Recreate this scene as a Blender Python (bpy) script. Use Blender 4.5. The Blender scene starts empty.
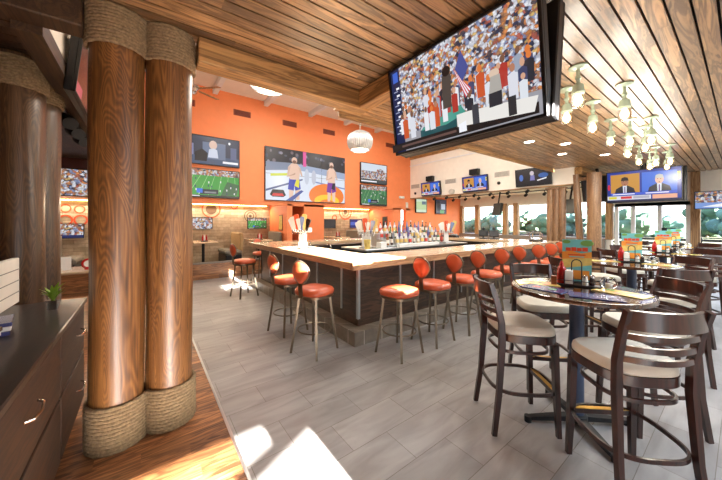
import bpy, bmesh, math, random
from mathutils import Matrix, Vector
PI = math.pi
S = bpy.context.scene
COL = S.collection
R = math.radians

# ------------------------------------------------------------------ materials
def srgb(r, g, b):
    f = lambda c: (c/12.92 if c <= .04045 else ((c+.055)/1.055)**2.4)
    return (f(r/255), f(g/255), f(b/255), 1)

def nt(name):
    m = bpy.data.materials.new(name); m.use_nodes = True
    t = m.node_tree; p = t.nodes['Principled BSDF']
    return m, t, p

def N(t, kind, **kw):
    n = t.nodes.new(kind)
    for k, v in kw.items():
        if k.startswith('i_'):
            n.inputs[k[2:].replace('_', ' ')].default_value = v
        else: setattr(n, k, v)
    return n

def mth(t, op, a, b=None, c=None):
    n = t.nodes.new('ShaderNodeMath'); n.operation = op
    for i, v in enumerate((a, b, c)):
        if v is None: continue
        if isinstance(v, (int, float)): n.inputs[i].default_value = v
        else: t.links.new(v, n.inputs[i])
    return n.outputs[0]

def ramp(t, fac, stops):
    n = t.nodes.new('ShaderNodeValToRGB'); e = n.color_ramp.elements
    while len(e) < len(stops): e.new(.5)
    for el, (p, c) in zip(e, stops): el.position = p; el.color = c
    t.links.new(fac, n.inputs[0]); return n.outputs[0]

def mixc(t, fac, a, b, mode='MIX'):
    n = t.nodes.new('ShaderNodeMix'); n.data_type = 'RGBA'; n.blend_type = mode
    for s, v in ((n.inputs[0], fac), (n.inputs[6], a), (n.inputs[7], b)):
        if isinstance(v, (int, float, tuple)): s.default_value = v
        else: t.links.new(v, s)
    return n.outputs[2]

def coords(t, scale=(1, 1, 1), loc=(0, 0, 0), rot=(0, 0, 0), kind='Object'):
    c = t.nodes.new('ShaderNodeTexCoord'); mp = t.nodes.new('ShaderNodeMapping')
    mp.inputs['Scale'].default_value = scale; mp.inputs['Location'].default_value = loc; mp.inputs['Rotation'].default_value = rot
    t.links.new(c.outputs[kind], mp.inputs[0]); return mp.outputs[0]

def bump(t, p, h, strength=.2, dist=.01):
    b = t.nodes.new('ShaderNodeBump'); b.inputs['Strength'].default_value = strength; b.inputs['Distance'].default_value = dist
    t.links.new(h, b.inputs['Height']); t.links.new(b.outputs[0], p.inputs['Normal'])

def mat(name, col, rough=.5, metal=0, coat=0, spec=.5, var=.06, vscale=6, bmp=0):
    m, t, p = nt(name)
    p.inputs['Roughness'].default_value = rough; p.inputs['Metallic'].default_value = metal
    p.inputs['Coat Weight'].default_value = coat; p.inputs['Coat Roughness'].default_value = .1
    p.inputs['Specular IOR Level'].default_value = spec
    n = N(t, 'ShaderNodeTexNoise'); n.inputs['Scale'].default_value = vscale; n.inputs['Detail'].default_value = 4
    t.links.new(coords(t), n.inputs['Vector'])
    d = tuple(c*(1-var*2) for c in col[:3])+(1,); l = tuple(min(1, c*(1+var)) for c in col[:3])+(1,)
    t.links.new(ramp(t, n.outputs[0], [(.3, d), (.7, l)]), p.inputs['Base Color'])
    if bmp: bump(t, p, n.outputs[0], bmp, .004)
    return m

def glow(name, col, strength):
    m, t, p = nt(name)
    p.inputs['Base Color'].default_value = (.02, .02, .02, 1)
    p.inputs['Emission Color'].default_value = col; p.inputs['Emission Strength'].default_value = strength
    p.inputs['Roughness'].default_value = .25
    return m

def wood(name, dark, light, axis=0, along=1.2, across=14, rough=.4, coat=.0, pitch=None, length=2.4, pvar=.5, across_axis=1, dist=1.2, hue=0):
    m, t, p = nt(name)
    sc = [across]*3; sc[axis] = along
    c = coords(t, tuple(sc))
    raw = t.nodes.new('ShaderNodeTexCoord').outputs['Object']
    n = N(t, 'ShaderNodeTexNoise'); n.inputs['Scale'].default_value = 1; n.inputs['Detail'].default_value = 7; n.inputs['Distortion'].default_value = dist
    if pitch:
        sep = t.nodes.new('ShaderNodeSeparateXYZ'); t.links.new(raw, sep.inputs[0])
        row = mth(t, 'FLOOR', mth(t, 'DIVIDE', sep.outputs[across_axis], pitch))
        w1 = N(t, 'ShaderNodeTexWhiteNoise', noise_dimensions='1D'); t.links.new(row, w1.inputs['W'])
        brd = mth(t, 'FLOOR', mth(t, 'ADD', mth(t, 'DIVIDE', sep.outputs[axis], length), mth(t, 'MULTIPLY', w1.outputs[0], 7)))
        w2 = N(t, 'ShaderNodeTexWhiteNoise', noise_dimensions='2D')
        cb = t.nodes.new('ShaderNodeCombineXYZ'); t.links.new(row, cb.inputs[0]); t.links.new(brd, cb.inputs[1]); t.links.new(cb.outputs[0], w2.inputs['Vector'])
        off = t.nodes.new('ShaderNodeVectorMath'); off.operation = 'MULTIPLY_ADD'
        t.links.new(w2.outputs['Color'], off.inputs[0]); off.inputs[1].default_value = (31, 31, 31); t.links.new(c, off.inputs[2])
        t.links.new(off.outputs[0], n.inputs['Vector'])
    else:
        t.links.new(c, n.inputs['Vector'])
    band = mth(t, 'SINE', mth(t, 'MULTIPLY', n.outputs[0], 34))
    v = mth(t, 'ADD', mth(t, 'MULTIPLY', n.outputs[0], .75), mth(t, 'MULTIPLY', band, .14))
    colr = ramp(t, v, [(.18, dark), (.62, light)])
    if pitch:
        f = mth(t, 'ADD', mth(t, 'MULTIPLY', w2.outputs['Value'], pvar), 1-pvar*.55)
        cc = t.nodes.new('ShaderNodeCombineXYZ')
        for i in range(3): t.links.new(f, cc.inputs[i])
        colr = mixc(t, 1.0, colr, cc.outputs[0], 'MULTIPLY')
    t.links.new(colr, p.inputs['Base Color'])
    p.inputs['Roughness'].default_value = rough; p.inputs['Coat Weight'].default_value = coat; p.inputs['Coat Roughness'].default_value = .28 if name == 'cedar_ceiling_planks' else .12
    bump(t, p, v, .12, .003)
    return m

def log_wood(name, dark, mid, light, coat=.35):
    m, t, p = nt(name)
    oi = t.nodes.new('ShaderNodeObjectInfo')
    c = coords(t, (5, 5, .55))
    off = t.nodes.new('ShaderNodeVectorMath'); off.operation = 'ADD'
    cb = t.nodes.new('ShaderNodeCombineXYZ'); t.links.new(mth(t, 'MULTIPLY', oi.outputs['Random'], 40), cb.inputs[0]); t.links.new(mth(t, 'MULTIPLY', oi.outputs['Random'], 17), cb.inputs[2])
    t.links.new(c, off.inputs[0]); t.links.new(cb.outputs[0], off.inputs[1])
    n = N(t, 'ShaderNodeTexNoise'); n.inputs['Scale'].default_value = .8; n.inputs['Detail'].default_value = 2.5; n.inputs['Distortion'].default_value = .5
    t.links.new(off.outputs[0], n.inputs['Vector'])
    n2 = N(t, 'ShaderNodeTexNoise'); n2.inputs['Scale'].default_value = 1; n2.inputs['Detail'].default_value = 6
    t.links.new(coords(t, (60, 60, 2.5)), n2.inputs['Vector'])
    s = mth(t, 'SINE', mth(t, 'MULTIPLY', n.outputs[0], 430))
    v = mth(t, 'ADD', mth(t, 'MULTIPLY', s, .085), mth(t, 'ADD', mth(t, 'MULTIPLY', n2.outputs[0], .55), mth(t, 'MULTIPLY', n.outputs[0], .45)))
    t.links.new(ramp(t, v, [(.24, dark), (.5, mid), (.78, light)]), p.inputs['Base Color'])
    p.inputs['Roughness'].default_value = .42; p.inputs['Coat Weight'].default_value = coat; p.inputs['Coat Roughness'].default_value = .22
    bump(t, p, v, .25, .004)
    return m

def tile_floor(name):
    m, t, p = nt(name)
    c = coords(t, (1, 1, 1), (.355, -1.01+3.0, 0))
    b = N(t, 'ShaderNodeTexBrick', offset=.5, offset_frequency=2, squash=1)
    t.links.new(c, b.inputs['Vector'])
    for k, v in (('Scale', 1), ('Mortar Size', .0022), ('Mortar Smooth', .1), ('Bias', 0), ('Brick Width', .6), ('Row Height', .3)): b.inputs[k].default_value = v
    b.inputs['Color1'].default_value = srgb(150, 149, 149); b.inputs['Color2'].default_value = srgb(166, 165, 165); b.inputs['Mortar'].default_value = srgb(120, 113, 106)
    n = N(t, 'ShaderNodeTexNoise'); n.inputs['Scale'].default_value = 1; n.inputs['Detail'].default_value = 7; n.inputs['Distortion'].default_value = .6
    t.links.new(coords(t, (2.2, 9, 1)), n.inputs['Vector'])
    st = ramp(t, n.outputs[0], [(.3, (.72, .7, .68, 1)), (.7, (1.06, 1.05, 1.04, 1))])
    t.links.new(mixc(t, 1.0, b.outputs['Color'], st, 'MULTIPLY'), p.inputs['Base Color'])
    p.inputs['Roughness'].default_value = .38
    h = mth(t, 'SUBTRACT', mth(t, 'MULTIPLY', n.outputs[0], .15), b.outputs['Fac'])
    bump(t, p, h, .3, .004)
    return m

def brick_tiles(name, c1, c2, mort, w, h, rough=.5, vertical=True, mortar=.004, axis='x', zoff=0):
    m, t, p = nt(name)
    raw = t.nodes.new('ShaderNodeTexCoord').outputs['Object']
    sep = t.nodes.new('ShaderNodeSeparateXYZ'); t.links.new(raw, sep.inputs[0])
    cb = t.nodes.new('ShaderNodeCombineXYZ')
    if axis == 'xy': t.links.new(mth(t, 'ADD', sep.outputs[0], sep.outputs[1]), cb.inputs[0])
    else: t.links.new(sep.outputs[0 if axis == 'x' else 1], cb.inputs[0])
    t.links.new(mth(t, 'ADD', sep.outputs[2], zoff), cb.inputs[1])
    b = N(t, 'ShaderNodeTexBrick', offset=.5); t.links.new(cb.outputs[0], b.inputs['Vector'])
    for k, v in (('Scale', 1), ('Mortar Size', mortar), ('Bias', 0), ('Brick Width', w), ('Row Height', h)): b.inputs[k].default_value = v
    b.inputs['Color1'].default_value = c1; b.inputs['Color2'].default_value = c2; b.inputs['Mortar'].default_value = mort
    n = N(t, 'ShaderNodeTexNoise'); n.inputs['Scale'].default_value = 9; n.inputs['Detail'].default_value = 6; t.links.new(raw, n.inputs['Vector'])
    t.links.new(mixc(t, 1.0, b.outputs['Color'], ramp(t, n.outputs[0], [(.3, (.75, .74, .72, 1)), (.7, (1.1, 1.1, 1.1, 1))]), 'MULTIPLY'), p.inputs['Base Color'])
    p.inputs['Roughness'].default_value = rough
    bump(t, p, mth(t, 'SUBTRACT', n.outputs[0], b.outputs['Fac']), .4, .006)
    return m

def crowd_mat(name, scale=30, bias=1.0, strength=1.1, dark=False):
    m, t, p = nt(name)
    c = coords(t, (scale, scale, scale))
    nz = N(t, 'ShaderNodeTexNoise'); t.links.new(c, nz.inputs['Vector']); nz.inputs['Scale'].default_value = .9; nz.inputs['Detail'].default_value = 3
    vm = t.nodes.new('ShaderNodeVectorMath'); vm.operation = 'MULTIPLY_ADD'; t.links.new(nz.outputs['Color'], vm.inputs[0]); vm.inputs[1].default_value = (1.8, 1.8, 1.8); t.links.new(c, vm.inputs[2]); c = vm.outputs[0]
    v = N(t, 'ShaderNodeTexVoronoi'); t.links.new(c, v.inputs['Vector']); v.inputs['Scale'].default_value = 1
    sp = t.nodes.new('ShaderNodeSeparateXYZ'); t.links.new(v.outputs['Color'], sp.inputs[0])
    W = (.85, .87, .92, 1)
    col = ramp(t, sp.outputs[0], [(0, (.04, .05, .1, 1)), (.1, (.1, .08, .09, 1)), (.17, (.3, .36, .56, 1)), (.27, W), (.55, (.75, .75, .8, 1)), (.6, (.78, .30, .10, 1)), (.72, (.5, .14, .1, 1)), (.8, (.8, .55, .2, 1)), (.86, (.45, .22, .12, 1)), (1, W)])
    t.nodes[-1].color_ramp.interpolation = 'CONSTANT'
    if dark: col = mixc(t, .6, col, (.12, .14, .25, 1))
    sh = ramp(t, v.outputs['Distance'], [(.1, (1, 1, 1, 1)), (.8, (.45, .45, .5, 1))])
    col = mixc(t, 1.0, col, sh, 'MULTIPLY')
    t.links.new(col, p.inputs['Emission Color']); p.inputs['Emission Strength'].default_value = strength
    p.inputs['Base Color'].default_value = (.01, .01, .01, 1); p.inputs['Roughness'].default_value = .3
    return m

MT = {}
def build_materials():
    M = MT
    M['orange'] = mat('orange_paint', srgb(238, 136, 84), .6, var=.02)
    M['orange_dark'] = mat('burnt_orange_paint', srgb(172, 74, 44), .6, var=.02)
    M['maroon'] = mat('maroon_paint', srgb(84, 44, 38), .6, var=.05)
    M['white_paint'] = mat('cream_white_paint', srgb(240, 234, 222), .6, var=.02)
    M['cream'] = mat('cream_ceiling_paint', srgb(238, 224, 190), .6, var=.03)
    M['white_trim'] = mat('white_trim_paint', srgb(232, 234, 236), .4, var=.02)
    M['tile'] = tile_floor('grey_floor_tile')
    M['woodfloor'] = wood('brown_plank_floor', srgb(84, 48, 28), srgb(176, 120, 76), 0, 1.5, 13, .35, .1, .118, 1.3, .7)
    M['plank'] = wood('cedar_ceiling_planks', srgb(96, 70, 44), srgb(182, 142, 98), 0, 1.0, 11, .5, .5, .11, 2.2, .75)
    M['plank_dark'] = mat('ceiling_backing', srgb(22, 15, 10), .9)
    M['beam'] = wood('beam_wood_x', srgb(110, 78, 44), srgb(190, 146, 92), 0, .8, 12, .45)
    M['beam_y'] = wood('beam_wood_y', srgb(110, 78, 44), srgb(190, 146, 92), 1, .8, 12, .45)
    M['log'] = log_wood('varnished_log', srgb(46, 27, 13), srgb(106, 68, 34), srgb(158, 110, 60), .2)
    M['log_shaded'] = log_wood('shaded_varnished_log', srgb(34, 22, 12), srgb(74, 50, 28), srgb(110, 80, 48))  # log wood with the left side's shade put into its colour
    M['beam_shaded'] = wood('shaded_beam', srgb(40, 27, 17), srgb(78, 55, 34), 1, .8, 12, .5)  # beam wood darkened so its colour carries the shade of the left side
    M['log_pale'] = log_wood('weathered_log', srgb(70, 48, 32), srgb(132, 98, 68), srgb(178, 142, 104), .1)
    M['log_end'] = wood('log_post_wood', srgb(120, 84, 52), srgb(196, 158, 112), 2, 1, 16, .5)
    M['rope'] = mat('manila_rope', srgb(136, 114, 84), .9, var=.2, vscale=60, bmp=.5)
    M['cabinet'] = wood('dark_walnut', srgb(24, 15, 9), srgb(64, 40, 22), 1, 1.2, 16, .55, 0)
    M['cabinet_top'] = wood('dark_top', srgb(22, 15, 10), srgb(42, 28, 20), 1, 1.0, 12, .4, .2)
    M['bar_panel'] = wood('bar_panel_wood', srgb(34, 24, 18), srgb(84, 60, 44), 0, 1.3, 12, .35, .1, .17, 1.9, .45, 2)
    M['bar_panel_y'] = wood('bar_panel_wood_y', srgb(34, 24, 18), srgb(84, 60, 44), 1, 1.3, 12, .35, .1, .17, 1.9, .45, 2)
    M['butcher'] = wood('pale_butcher_block', srgb(196, 164, 126), srgb(232, 210, 178), 0, 1.2, 12, .22, .4, .09, 1.4, .25)
    M['butcher_y'] = wood('butcher_block_y', srgb(196, 164, 126), srgb(232, 210, 178), 1, 1.2, 12, .22, .4, .09, 1.4, .25, 0)
    M['edge_x'] = wood('bar_edge_grey', srgb(132, 96, 66), srgb(186, 150, 112), 0, 1.5, 20, .35, .2)
    M['edge_y'] = wood('bar_edge_y', srgb(132, 96, 66), srgb(186, 150, 112), 1, 1.5, 20, .35, .2)
    M['step_tile'] = brick_tiles('footrest_tile', srgb(128, 118, 106), srgb(150, 138, 124), srgb(196, 188, 176), .3, .4, .4, axis='xy', mortar=.006, zoff=.1)
    M['stone'] = brick_tiles('wood_tile_wall', srgb(164, 146, 120), srgb(200, 182, 156), srgb(136, 118, 96), .42, .1, .6)
    M['plinth'] = wood('plinth_planks', srgb(104, 66, 40), srgb(170, 118, 76), 0, 1.2, 14, .4, .1, .13, 1.8, .4, 2)
    M['grey_wall'] = mat('grey_tile_sill', srgb(126, 118, 110), .5, var=.08, vscale=14)
    M['steel'] = mat('brushed_steel', srgb(196, 200, 202), .3, 1, var=.05)
    M['chrome'] = mat('chrome', srgb(215, 215, 215), .15, 1, var=.02)
    M['bronze'] = mat('bronze_metal', srgb(126, 114, 98), .32, .9, var=.08)
    M['brass'] = mat('brass', srgb(196, 152, 70), .3, 1, var=.08)
    M['black'] = mat('black_plastic', srgb(18, 18, 20), .4)
    M['black_matte'] = mat('black_matte', srgb(14, 14, 15), .8)
    M['iron'] = mat('black_iron', srgb(26, 28, 32), .45, .3)
    M['bluepole'] = mat('blue_grey_pole', srgb(58, 72, 98), .4, .3)
    M['vinyl'] = mat('orange_vinyl', srgb(194, 86, 50), .36, coat=.25, var=.06)
    M['cream_vinyl'] = mat('cream_vinyl', srgb(206, 202, 190), .42, var=.04)
    M['mahogany'] = wood('mahogany', srgb(34, 15, 10), srgb(64, 28, 19), 2, 1, 9, .28, .4)
    M['table_top'] = wood('dark_glossy_top', srgb(20, 14, 12), srgb(48, 30, 22), 0, 1.5, 10, .1, .6)
    M['table_rim'] = wood('rim_wood', srgb(44, 26, 18), srgb(92, 60, 40), 0, 2, 10, .25, .4)
    M['seat_grey'] = mat('grey_upholstery', srgb(112, 104, 92), .7, var=.08, vscale=20)
    M['seat_tan'] = mat('tan_upholstery', srgb(156, 126, 84), .7, var=.08, vscale=20)
    M['vent'] = mat('vent_brown', srgb(140, 62, 38), .6); M['vent_slot'] = mat('vent_slot', srgb(70, 28, 18), .8)
    M['vent_white'] = mat('vent_white', srgb(206, 202, 192), .5); M['vent_slot_grey'] = mat('vent_slot_grey', srgb(140, 136, 128), .8)
    M['jade'] = mat('mint_enamel', srgb(178, 196, 174), .35, .25, var=.05)
    M['white'] = mat('white_plastic', srgb(236, 236, 234), .4, var=.02)
    M['paper'] = mat('white_paper', srgb(244, 242, 238), .7, var=.02)
    M['red'] = mat('ketchup_red', srgb(176, 22, 22), .25, coat=.3)
    M['green_leaf'] = mat('lime_green', srgb(132, 168, 44), .5)
    M['teal'] = mat('menu_teal', srgb(112, 190, 196), .4); M['menu_orange'] = mat('menu_orange', srgb(236, 152, 60), .4)
    M['menu_yellow'] = mat('menu_yellow', srgb(232, 206, 122), .25, coat=.3, var=.1, vscale=20); M['menu_green'] = mat('menu_green', srgb(110, 160, 84), .4)
    M['menu_blue'] = mat('menu_blue', srgb(74, 78, 128), .25, coat=.3); M['menu_red'] = mat('menu_red', srgb(216, 74, 44), .4)
    M['block'] = mat('brown_block', srgb(132, 72, 38), .45)
    M['mural'] = mat('mural_orange', srgb(214, 84, 44), .6); M['mural_brown'] = mat('mural_brown', srgb(96, 70, 50), .6)
    M['glass'] = mat('clear_glass', (1, 1, 1, 1), .03, var=0)
    p = M['glass'].node_tree.nodes['Principled BSDF']; p.inputs['Transmission Weight'].default_value = 1; p.inputs['IOR'].default_value = 1.12
    m, t, p = nt('window_glass'); M['pane'] = m
    tr = t.nodes.new('ShaderNodeBsdfTransparent'); gl = t.nodes.new('ShaderNodeBsdfGlossy'); gl.inputs['Roughness'].default_value = .02
    mx = t.nodes.new('ShaderNodeMixShader'); mx.inputs[0].default_value = .05
    t.links.new(tr.outputs[0], mx.inputs[1]); t.links.new(gl.outputs[0], mx.inputs[2])
    t.links.new(mx.outputs[0], t.nodes['Material Output'].inputs[0])
    M['grass'] = mat('dry_grass', srgb(58, 62, 26), .9, var=.15, vscale=.6)
    M['deck'] = mat('pale_paving', srgb(70, 68, 62), .8)
    M['leaf_a'] = mat('leaf_green', srgb(74, 100, 80), .9, var=.12, vscale=1.5, bmp=.5)
    M['leaf_b'] = mat('leaf_blue_green', srgb(78, 106, 100), .9, var=.12, vscale=1.5, bmp=.5)
    M['bark'] = mat('bark', srgb(90, 76, 62), .9)
    M['bulb'] = glow('warm_bulb', srgb(255, 222, 160), 5)
    M['cove'] = glow('cove_strip', srgb(255, 214, 140), 14)
    M['can'] = glow('downlight_lens', srgb(255, 238, 214), 12)
    M['dome_glow'] = glow('dome_lens', srgb(255, 236, 205), 5)
    M['dome'] = mat('ribbed_silver', srgb(206, 208, 210), .35, .55)
    M['fill_lens'] = glow('fill_lens_glow', srgb(255, 240, 214), .4)  # faint glow for the lenses of the added fill panels
    for k, c in dict(amber=(150, 96, 52), clear=(206, 210, 220), green=(70, 100, 74), dark=(58, 44, 46), blue=(120, 136, 178), red=(138, 70, 64), gold=(206, 178, 120), purple=(126, 110, 150)).items():
        M['btl_'+k] = mat('bottle_'+k, srgb(*c), .12, coat=.5, var=.05)
    for k, c in dict(a=(240, 236, 226), b=(226, 196, 120), c=(206, 70, 60), d=(90, 80, 150)).items():
        M['lab_'+k] = mat('label_'+k, srgb(*c), .5)

GL = {}
def E(r, g, b, s=1.0):
    k = (r, g, b, s)
    if k not in GL: GL[k] = glow('screen_%02x%02x%02x' % (r, g, b), srgb(r, g, b), s)
    return GL[k]

# ------------------------------------------------------------------ mesh builder
class MB:
    def __init__(s): s.v = []; s.f = []; s.m = []; s.sm = []; s.mi = 0; s.T = Matrix()
    def add(s, vs, fs, smooth=False):
        o = len(s.v); T = s.T
        s.v += [tuple(T @ Vector(v)) for v in vs]
        s.f += [tuple(i+o for i in f) for f in fs]; s.m += [s.mi]*len(fs); s.sm += [smooth]*len(fs); return s
    def box(s, c, sz, b=0, rot=None):
        hx, hy, hz = sz[0]/2, sz[1]/2, sz[2]/2; c = Vector(c)
        Rm = rot.to_3x3() if rot else None
        tr = lambda v: tuple(c+(Rm @ Vector(v) if Rm else Vector(v)))
        if b <= 0:
            vs = [tr((x*hx, y*hy, z*hz)) for x in (-1, 1) for y in (-1, 1) for z in (-1, 1)]
            return s.add(vs, [(0, 1, 3, 2), (4, 6, 7, 5), (0, 4, 5, 1), (2, 3, 7, 6), (0, 2, 6, 4), (1, 5, 7, 3)])
        b = min(b, hx*.9, hy*.9, hz*.9); vs = []; ix = {}
        for x in (-1, 1):
            for y in (-1, 1):
                for z in (-1, 1):
                    for k in range(3):
                        q = [x*(hx-b), y*(hy-b), z*(hz-b)]; q[k] = (x, y, z)[k]*(hx, hy, hz)[k]
                        ix[x, y, z, k] = len(vs); vs.append(tr(q))
        fs = []
        for k in range(3):
            a, d = [i for i in range(3) if i != k]
            for sg in (-1, 1):
                L = []
                for p, q in ((-1, -1), (1, -1), (1, 1), (-1, 1)):
                    t = [0, 0, 0]; t[k] = sg; t[a] = p; t[d] = q; L.append(ix[t[0], t[1], t[2], k])
                fs.append(tuple(L))
            for p in (-1, 1):
                for q in (-1, 1):
                    L = []
                    for sg, kk in ((-1, a), (1, a), (1, d), (-1, d)):
                        t = [0, 0, 0]; t[k] = sg; t[a] = p; t[d] = q; L.append(ix[t[0], t[1], t[2], kk])
                    fs.append(tuple(L))
        for x in (-1, 1):
            for y in (-1, 1):
                for z in (-1, 1): fs.append((ix[x, y, z, 0], ix[x, y, z, 1], ix[x, y, z, 2]))
        return s.add(vs, fs)
    def loft(s, rings, cap0=True, cap1=True, smooth=True, closed=True):
        n = len(rings[0]); vs = [p for r in rings for p in r]; fs = []
        for i in range(len(rings)-1):
            for j in range(n if closed else n-1):
                k = (j+1) % n; fs.append((i*n+j, i*n+k, (i+1)*n+k, (i+1)*n+j))
        if cap0: fs.append(tuple(reversed(range(n))))
        if cap1: fs.append(tuple((len(rings)-1)*n+j for j in range(n)))
        return s.add(vs, fs, smooth)
    def cyl(s, p0, p1, r0, r1=None, seg=16, cap=True):
        r1 = r0 if r1 is None else r1; p0, p1 = Vector(p0), Vector(p1); d = (p1-p0).normalized()
        u = d.orthogonal().normalized(); w = d.cross(u)
        rg = lambda p, r: [tuple(p+(u*math.cos(2*PI*i/seg)+w*math.sin(2*PI*i/seg))*r) for i in range(seg)]
        return s.loft([rg(p0, r0), rg(p1, r1)], cap, cap)
    def lathe(s, prof, c=(0, 0, 0), seg=20, cap=True):
        c = Vector(c)
        return s.loft([[(c.x+r*math.cos(2*PI*i/seg), c.y+r*math.sin(2*PI*i/seg), c.z+z) for i in range(seg)] for r, z in prof], cap, cap)
    def sweep(s, path, sec, closed=False, up=(0, 0, 1), smooth=True, scales=None):
        P = [Vector(p) for p in path]; n = len(P); rings = []; up = Vector(up)
        for i, p in enumerate(P):
            if closed: t = P[(i+1) % n]-P[i-1]
            else: t = P[min(i+1, n-1)]-P[max(i-1, 0)]
            t.normalize(); a = t.cross(up)
            if a.length < 1e-4: a = t.orthogonal()
            a.normalize(); b = a.cross(t); k = scales[i] if scales else 1
            rings.append([tuple(p+a*x*k+b*y*k) for x, y in sec])
        if closed: rings.append(rings[0])
        return s.loft(rings, not closed, not closed, smooth)
    def tube(s, path, r, seg=8, closed=False, up=(0, 0, 1)):
        return s.sweep(path, [(r*math.cos(2*PI*i/seg), r*math.sin(2*PI*i/seg)) for i in range(seg)], closed, up)
    def prism(s, pts, z0, z1):
        return s.loft([[(x, y, z0) for x, y in pts], [(x, y, z1) for x, y in pts]], smooth=False)
    def poly(s, pts): return s.add(pts, [tuple(range(len(pts)))])
    def build(s, name, mats, parent=None, sharp=35):
        me = bpy.data.meshes.new(name); me.from_pydata(s.v, [], s.f)
        bm = bmesh.new(); bm.from_mesh(me); bmesh.ops.recalc_face_normals(bm, faces=bm.faces); bm.to_mesh(me); bm.free()
        me.polygons.foreach_set('material_index', s.m); me.polygons.foreach_set('use_smooth', s.sm)
        for k in (mats if isinstance(mats, (list, tuple)) else [mats]): me.materials.append(MT[k] if isinstance(k, str) else k)
        me.set_sharp_from_angle(angle=R(sharp))
        o = bpy.data.objects.new(name, me); COL.objects.link(o)
        if parent: o.parent = parent
        return o

def sel(n, a, b, e=2.5, cx=0, cy=0):
    out = []
    for i in range(n):
        t = 2*PI*i/n; c, s_ = math.cos(t), math.sin(t)
        out.append((cx+a*math.copysign(abs(c)**(2/e), c), cy+b*math.copysign(abs(s_)**(2/e), s_)))
    return out

def tag(o, label=None, cat=None, group=None, kind=None):
    if label: o['label'] = label
    if cat: o['category'] = cat
    if group: o['group'] = group
    if kind: o['kind'] = kind
    return o
def thing(name, loc, rz, label, cat, group=None):
    o = bpy.data.objects.new(name, None); COL.objects.link(o); o.empty_display_size = .1
    o.location = loc; o.rotation_euler = (0, 0, rz); return tag(o, label, cat, group)
def dup(o, loc, rz, label, group=None, parent=None):
    c = o.copy(); COL.objects.link(c)
    if parent is not None: c.parent = parent
    else:
        c.location = loc; c.rotation_euler = (o.rotation_euler[0], o.rotation_euler[1], rz)
        if label: c['label'] = label
        if group: c['group'] = group
    for ch in list(o.children): dup(ch, None, None, None, None, c)
    return c
def bx(name, lo, hi, m, b=0, parent=None):
    c = [(a+d)/2 for a, d in zip(lo, hi)]; sz = [abs(d-a) for a, d in zip(lo, hi)]
    return MB().box(c, sz, b).build(name, m, parent)
def struct(o): o['kind'] = 'structure'; return o
def light(name, kind, loc, energy, col=(1, 1, 1), size=.2, rot=(0, 0, 0), sy=None, spot=None):
    d = bpy.data.lights.new(name, kind); d.energy = energy; d.color = col
    if kind == 'AREA':
        d.size = size
        if sy: d.shape = 'RECTANGLE'; d.size_y = sy
    elif kind == 'SUN': d.angle = size
    else: d.shadow_soft_size = size
    if spot: d.spot_size = spot; d.spot_blend = .6
    o = bpy.data.objects.new(name, d); COL.objects.link(o); o.location = loc; o.rotation_euler = rot; return o
ORD = ['first', 'second', 'third', 'fourth', 'fifth', 'sixth', 'seventh', 'eighth', 'ninth', 'tenth', 'eleventh', 'twelfth', 'thirteenth', 'fourteenth', 'fifteenth', 'sixteenth']
build_materials()
rnd = random.Random(5)

# ------------------------------------------------------------------ setting
struct(bx('floor', (.52, -2.3, -.1), (13.2, 8.86, 0), 'tile'))
struct(bx('floor_wood', (-4.2, -2.3, -.1), (.5, 8.86, 0), 'woodfloor'))
struct(bx('trim_1', (.5, -2.3, -.1), (.52, 8.86, .003), 'steel'))
struct(bx('floor_platform', (-4.2, 8.97, -.1), (9.3, 10.4, .25), 'grey_wall'))
struct(bx('wall_plinth', (-4.2, 8.86, -.1), (3.6, 8.97, .42), 'plinth'))
struct(bx('trim_2', (-4.2, 8.84, .42), (3.6, 8.99, .46), 'grey_wall'))
# upper orange wall and its piers (all one wall)
m = MB()
m.box((4.4, 8.88, 3.67), (9.8, .16, 3.16))                 # above the alcoves
m.box((3.73, 9.6, 1.08), (.18, 1.6, 2.15)); m.box((4.61, 9.6, 1.08), (.76, 1.6, 2.15))
m.box((8.5, 9.6, 1.08), (.46, 1.6, 2.15))
m.box((11.25, 8.88, 1.4), (3.9, .16, 2.8)); m.box((9.16, 8.88, 1.08), (.28, .16, 2.15))
struct(m.build('wall_back', 'orange'))
struct(bx('wall_left_lower', (-4.2, 8.8, 2.15), (-.5, 8.96, 3.0), 'maroon'))
m = MB(); m.box((2.8, 10.48, 1.2), (14, .16, 2.6))
struct(m.build('wall_alcove', 'stone'))
struct(bx('wall_recess', (8.73, 9.5, 0), (9.02, 9.6, 2.15), 'orange_dark'))
struct(bx('ceiling_alcove', (-4.2, 8.96, 2.15), (9.3, 10.4, 2.22), 'orange'))
m = MB(); m.box((3.73+.0, 0, 0), (.001, .001, .001))
struct(bx('doorway_dark', (3.84, 9.9, 0), (4.21, 9.94, 2.15), 'black_matte'))  # matte black sheet standing for the dark inside the doorway opening
# high white ceiling with white beams
struct(bx('ceiling_high', (-.6, 2.6, 5.25), (9.45, 8.96, 5.35), 'white_paint'))
for i, x in enumerate([.1, 1.55, 2.96, 4.45, 5.87, 7.32, 8.7]):
    struct(bx('ceiling_beam.%03d' % i, (x-.06, 2.8, 5.11), (x+.06, 8.8, 5.25), 'white_trim'))
m = MB(); m.box((.72, 2.69, 4.185), (2.64, .14, 2.13)); m.box((5.75, 3.29, 4.185), (7.4, .08, 2.13)); m.box((2.05, 3.0, 4.185), (.08, .6, 2.13))
struct(m.build('wall_high_front', 'white_paint'))
struct(bx('wall_bulkhead_left', (-.66, 2.78, 2.93), (-.55, 8.8, 5.25), 'white_paint'))
struct(bx('trim_3', (-.68, 2.78, 2.8), (-.54, 8.8, 2.93), 'beam_shaded'))
struct(bx('wall_bulkhead_right', (9.3, 2.76, 2.6), (9.44, 8.8, 4.28), 'white_paint'))
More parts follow.
